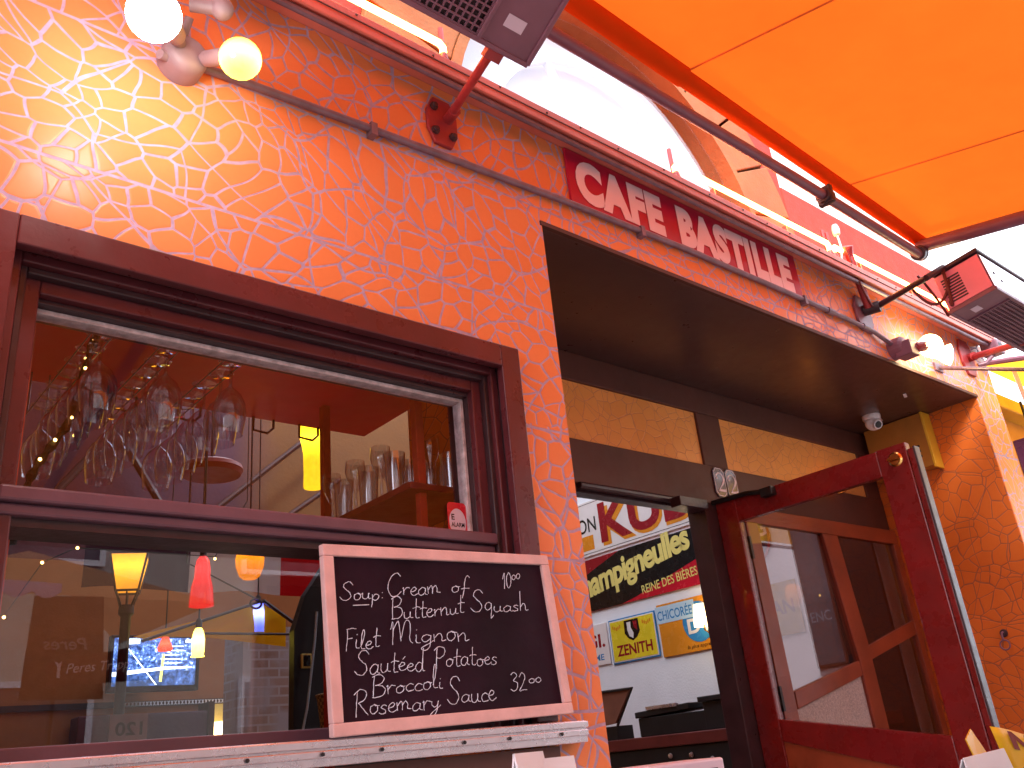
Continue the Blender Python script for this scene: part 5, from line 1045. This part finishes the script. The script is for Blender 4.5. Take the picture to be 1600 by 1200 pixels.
t = thing('yellow_menu', 'yellow menu card with dark red letters at the lower right corner', 'menu', (2.40, -1.05, .985))
A = Vector((2.312, -1.0, 1.214)); eX = Vector((.98, -.16, -.12)).normalized(); eY = Vector((.40, .03, -.91)).normalized()
def sheet(u_, v_, d=0):      # u along the top edge, v down the page; the page rolls back along its right side
    p = A+eX*u_+eY*v_; return p+Vector((0, -.9*u_*u_*.4-d, -.9*u_*u_))
g = MB(); n = 8
vs = [sheet(.30*i/n, .225*j/n) for i in range(n+1) for j in range(n+1)]
g.add(vs, [(i*(n+1)+j, (i+1)*(n+1)+j, (i+1)*(n+1)+j+1, i*(n+1)+j+1) for i in range(n) for j in range(n)])
o = g.build('front_sheet', 'menu_yellow', t, smooth=True); sd_ = o.modifiers.new('thickness', 'SOLIDIFY'); sd_.thickness = .003
g = MB(); g.prism([(2.240, -.97, 1.192), (2.300, -.96, 1.212), (2.345, -.965, 1.150), (2.330, -.97, 1.0), (2.275, -.97, 1.12)], (0, .003, 0)); g.build('back_sheet', 'menu_yellow', t)
g = MB()
for ch, u0, v0 in (('N', .050, .052), ('S', .050, .112)):
    vs, fs = text_geo(ch, .075, .046, bold=.05); g.add([sheet(u0+.02*(v0 > .1)+a_, v0-b_, .006) for a_, b_ in vs], fs)
g.build('letter', 'menu_red', t)
g = MB(); g.tube([(2.41, -1.03, .985), (2.41, -1.03, 1.10)], .012, 8); g.build('stem', 'mauve_dark', t)

t = thing('parasol', 'tan parasol with dark lettered valances out on the terrace, mirrored in the window', 'parasol', (1.83, -5.05, 0))
def pv(x, z, y=-4.86): return (x, y, z)
g = MB(); g.poly([(.6, -4.86, 2.70), (3.0, -4.86, 2.66), (1.83, -6.1, 3.3)]); g.poly([(.6, -4.86, 2.70), (1.83, -6.1, 3.3), (.7, -7.3, 2.7)]); g.poly([(3.0, -4.86, 2.66), (3.0, -7.3, 2.7), (1.83, -6.1, 3.3)]); g.build('canopy', 'umb_tan', t)
g = MB(); g.prism([pv(1.60, 1.95), pv(2.16, 1.94), pv(2.11, 2.68), pv(1.63, 2.67)], (0, -.006, 0)); v1 = g.build('hanging_panel', 'umb_dark', t)
M['ghost_letter'] = paint('faded_lettering', (.30, .27, .27), .8)
g = MB(); put_text(g, 'Peres', (2.02, -4.857, 2.29), -X, Z, .30, .085, bold=.01, shear=.2); g.build('lettering', 'ghost_letter', v1)
g = MB(); g.prism([pv(1.76, 2.03, -4.84), pv(2.52, 2.07, -4.84), pv(2.52, 2.34, -4.84), pv(1.76, 2.20, -4.84)], (0, -.006, 0)); v2 = g.build('lettered_valance', 'umb_red', t)
g = MB(); put_text(g, 'Peres Trapp', (1.885, -4.836, 2.10), Vector((1, 0, .07)), Z, .44, .090, bold=.008, shear=.2); g.build('lettering', 'white', v2)
g = MB(); q = [(1.80, 2.21), (1.83, 2.19), (1.855, 2.21), (1.845, 2.17), (1.845, 2.09), (1.825, 2.09), (1.823, 2.17)]; g.prism([pv(a, b, -4.836) for a, b in q], (0, .001, 0)); g.build('emblem', 'white', v2)
g = MB(); sc = []
for i in range(25):
    a = i/24; sc.append(pv(1.0+a*.8, 2.70-.05*math.sin(a*math.pi*4 % math.pi), -4.83))
g.prism([pv(1.0, 2.79, -4.83)]+sc+[pv(1.8, 2.76, -4.83)], (0, -.004, 0)); g.build('scalloped_trim', 'umb_lilac', t)
g = MB(); g.tube([(1.83, -4.95, 0), (1.845, -4.95, 2.68)], .024, 10); g.build('pole', 'black', t, smooth=True)
g = MB(); g.lathe([(0, .06), (.25, .06), (.28, 0)], (1.83, -4.95, 0), (0, 0, 1), 20); g.build('base', 'pave', t)

t = thing('opposite_building', 'plain beige rendered building across the street, seen only as a reflection', 'building', (3, -11, 0))
g = MB(); g.box(-16, 22, -14, -11, -.1, 8.0); g.build('wall', 'beige', t)
for i in range(9):
  for zz in (.9, 4.4):
    g = MB(); g.box(-14+i*4, -12.2+i*4, -10.99, -10.95, zz, zz+1.8); wf = g.build('window', 'wintint', t); g = MB(); ring(g, -14.08+i*4, -12.12+i*4, zz-.08, zz+1.88, .08, -10.985, -10.93); g.build('frame', 'white', wf)

# next door on the right
t = thing('neighbour_building', 'yellow orange building next door beyond the mosaic pier', 'building', (8, .5, 0))
g = MB(); g.box(6.16, 16, .30, 5, 0, 3.25); g.build('wall', 'neigh', t); g = MB(); g.box(6.5, 16, .285, .297, .3, 2.35); g.build('shop_window', 'wintint', t)
g = MB(); g.box(6.16, 16, .18, .36, 3.25, 3.36); g.build('cornice', 'yellow', t, bevel=.01)
t = thing('yellow_awning', 'yellow orange awning of the building next door at the right edge', 'awning', (8, .2, 3.1))
g = MB(); n = 14
vs = [(6.35+6*i/n, .17-1.9*j/6, 3.52-.42*j/6*(1)-.03*math.sin(math.pi*j/6)) for i in range(n+1) for j in range(7)]
g.add(vs, [(i*7+j, (i+1)*7+j, (i+1)*7+j+1, i*7+j+1) for i in range(n) for j in range(6)]); g.build('cloth', 'awning_yellow', t, smooth=True)
g = MB(); g.tube([(6.36, .17, 3.50), (6.36, -1.73, 3.05)], .02, 8); g.tube([(6.36, -1.73, 3.06), (12.3, -1.73, 3.06)], .02, 8); g.tube([(12.3, -1.73, 0), (12.3, -1.73, 3.06)], .025, 8); g.build('frame', 'mauve_metal', t)
t = thing('hanging_banner', 'dark violet hanging shop sign beyond the mosaic pier', 'sign', (6.9, .12, 2.95))
g = MB(); g.box(6.75, 7.05, .02, .20, 2.40, 3.0); g.build('box', 'en_purple', t, bevel=.01); g = MB(); g.box(6.745, 7.055, .015, .205, 2.66, 2.69); g.build('band', 'lilac', t); g = MB(); g.tube([(6.9, .11, 3.0), (6.9, .11, 3.3)], .01, 6); g.build('hanger', 'black', t)
g = MB(); g.tube([(6.62, .02, 4.0), (6.70, .0, 3.0), (6.72, .0, 0)], .016, 8); tag(g.build('thin_pole', 'sign_letter', smooth=True), 'thin pink pole standing beyond the right end of the facade', 'pole')
t = thing('bracket_lamp', 'small grey bracket lamp clamped at the corner of the ledge under the right heater', 'bracket lamp', (6.02, -.06, 3.47))
g = MB(); g.obox((6.03, -.14, 3.40), (.10, 0, .01), (0, .11, 0), (-.01, 0, .10)); g.build('body', 'mauve_metal', t, bevel=.008); g = MB(); g.obox((6.05, -.1415, 3.42), (.06, 0, .006), (0, .001, 0), (-.006, 0, .055)); g.build('face', 'black', t); g = MB(); g.tube([(6.06, -.09, 3.41), (6.0, -.04, 3.35), (5.98, -.002, 3.35)], .014, 8); g.build('bracket', 'mauve_metal', t)

# things seen through the side light: added dark panel, reflection built as a poster
g = MB(); g.box(5.715, 5.748, .905, 1.26, 0, 3.2); g.box(5.70, 5.715, .905, 1.26, 1.0, 1.06); g.build('added_dark_panel', 'indark', cafe, bevel=.004)  # dark sheet added over the white wall to darken the right pane
t = thing('reflected_poster', 'pale grey blue reflection with white capitals, built as a poster behind the side light', 'poster', (5.74, 1.39, 1.6))  # lettered reflection in the glass, built as a poster
g = MB(); wbox(g, 1.275, 1.515, 1.62, 2.60, .002, .012); g.build('frame', 'menu_brown', t, bevel=.003)
g = MB(); wbox(g, 1.295, 1.495, 1.64, 2.58, .0122, .014); g.build('print', paint('grey_blue_reflection', (.22, .25, .29), .5, .4, 3), t)
g = MB(); wtext(g, 'ENC', 1.48, 1.92, .16, .07, .0145, bold=.01); g.build('lettering', 'en_paleblue', t)
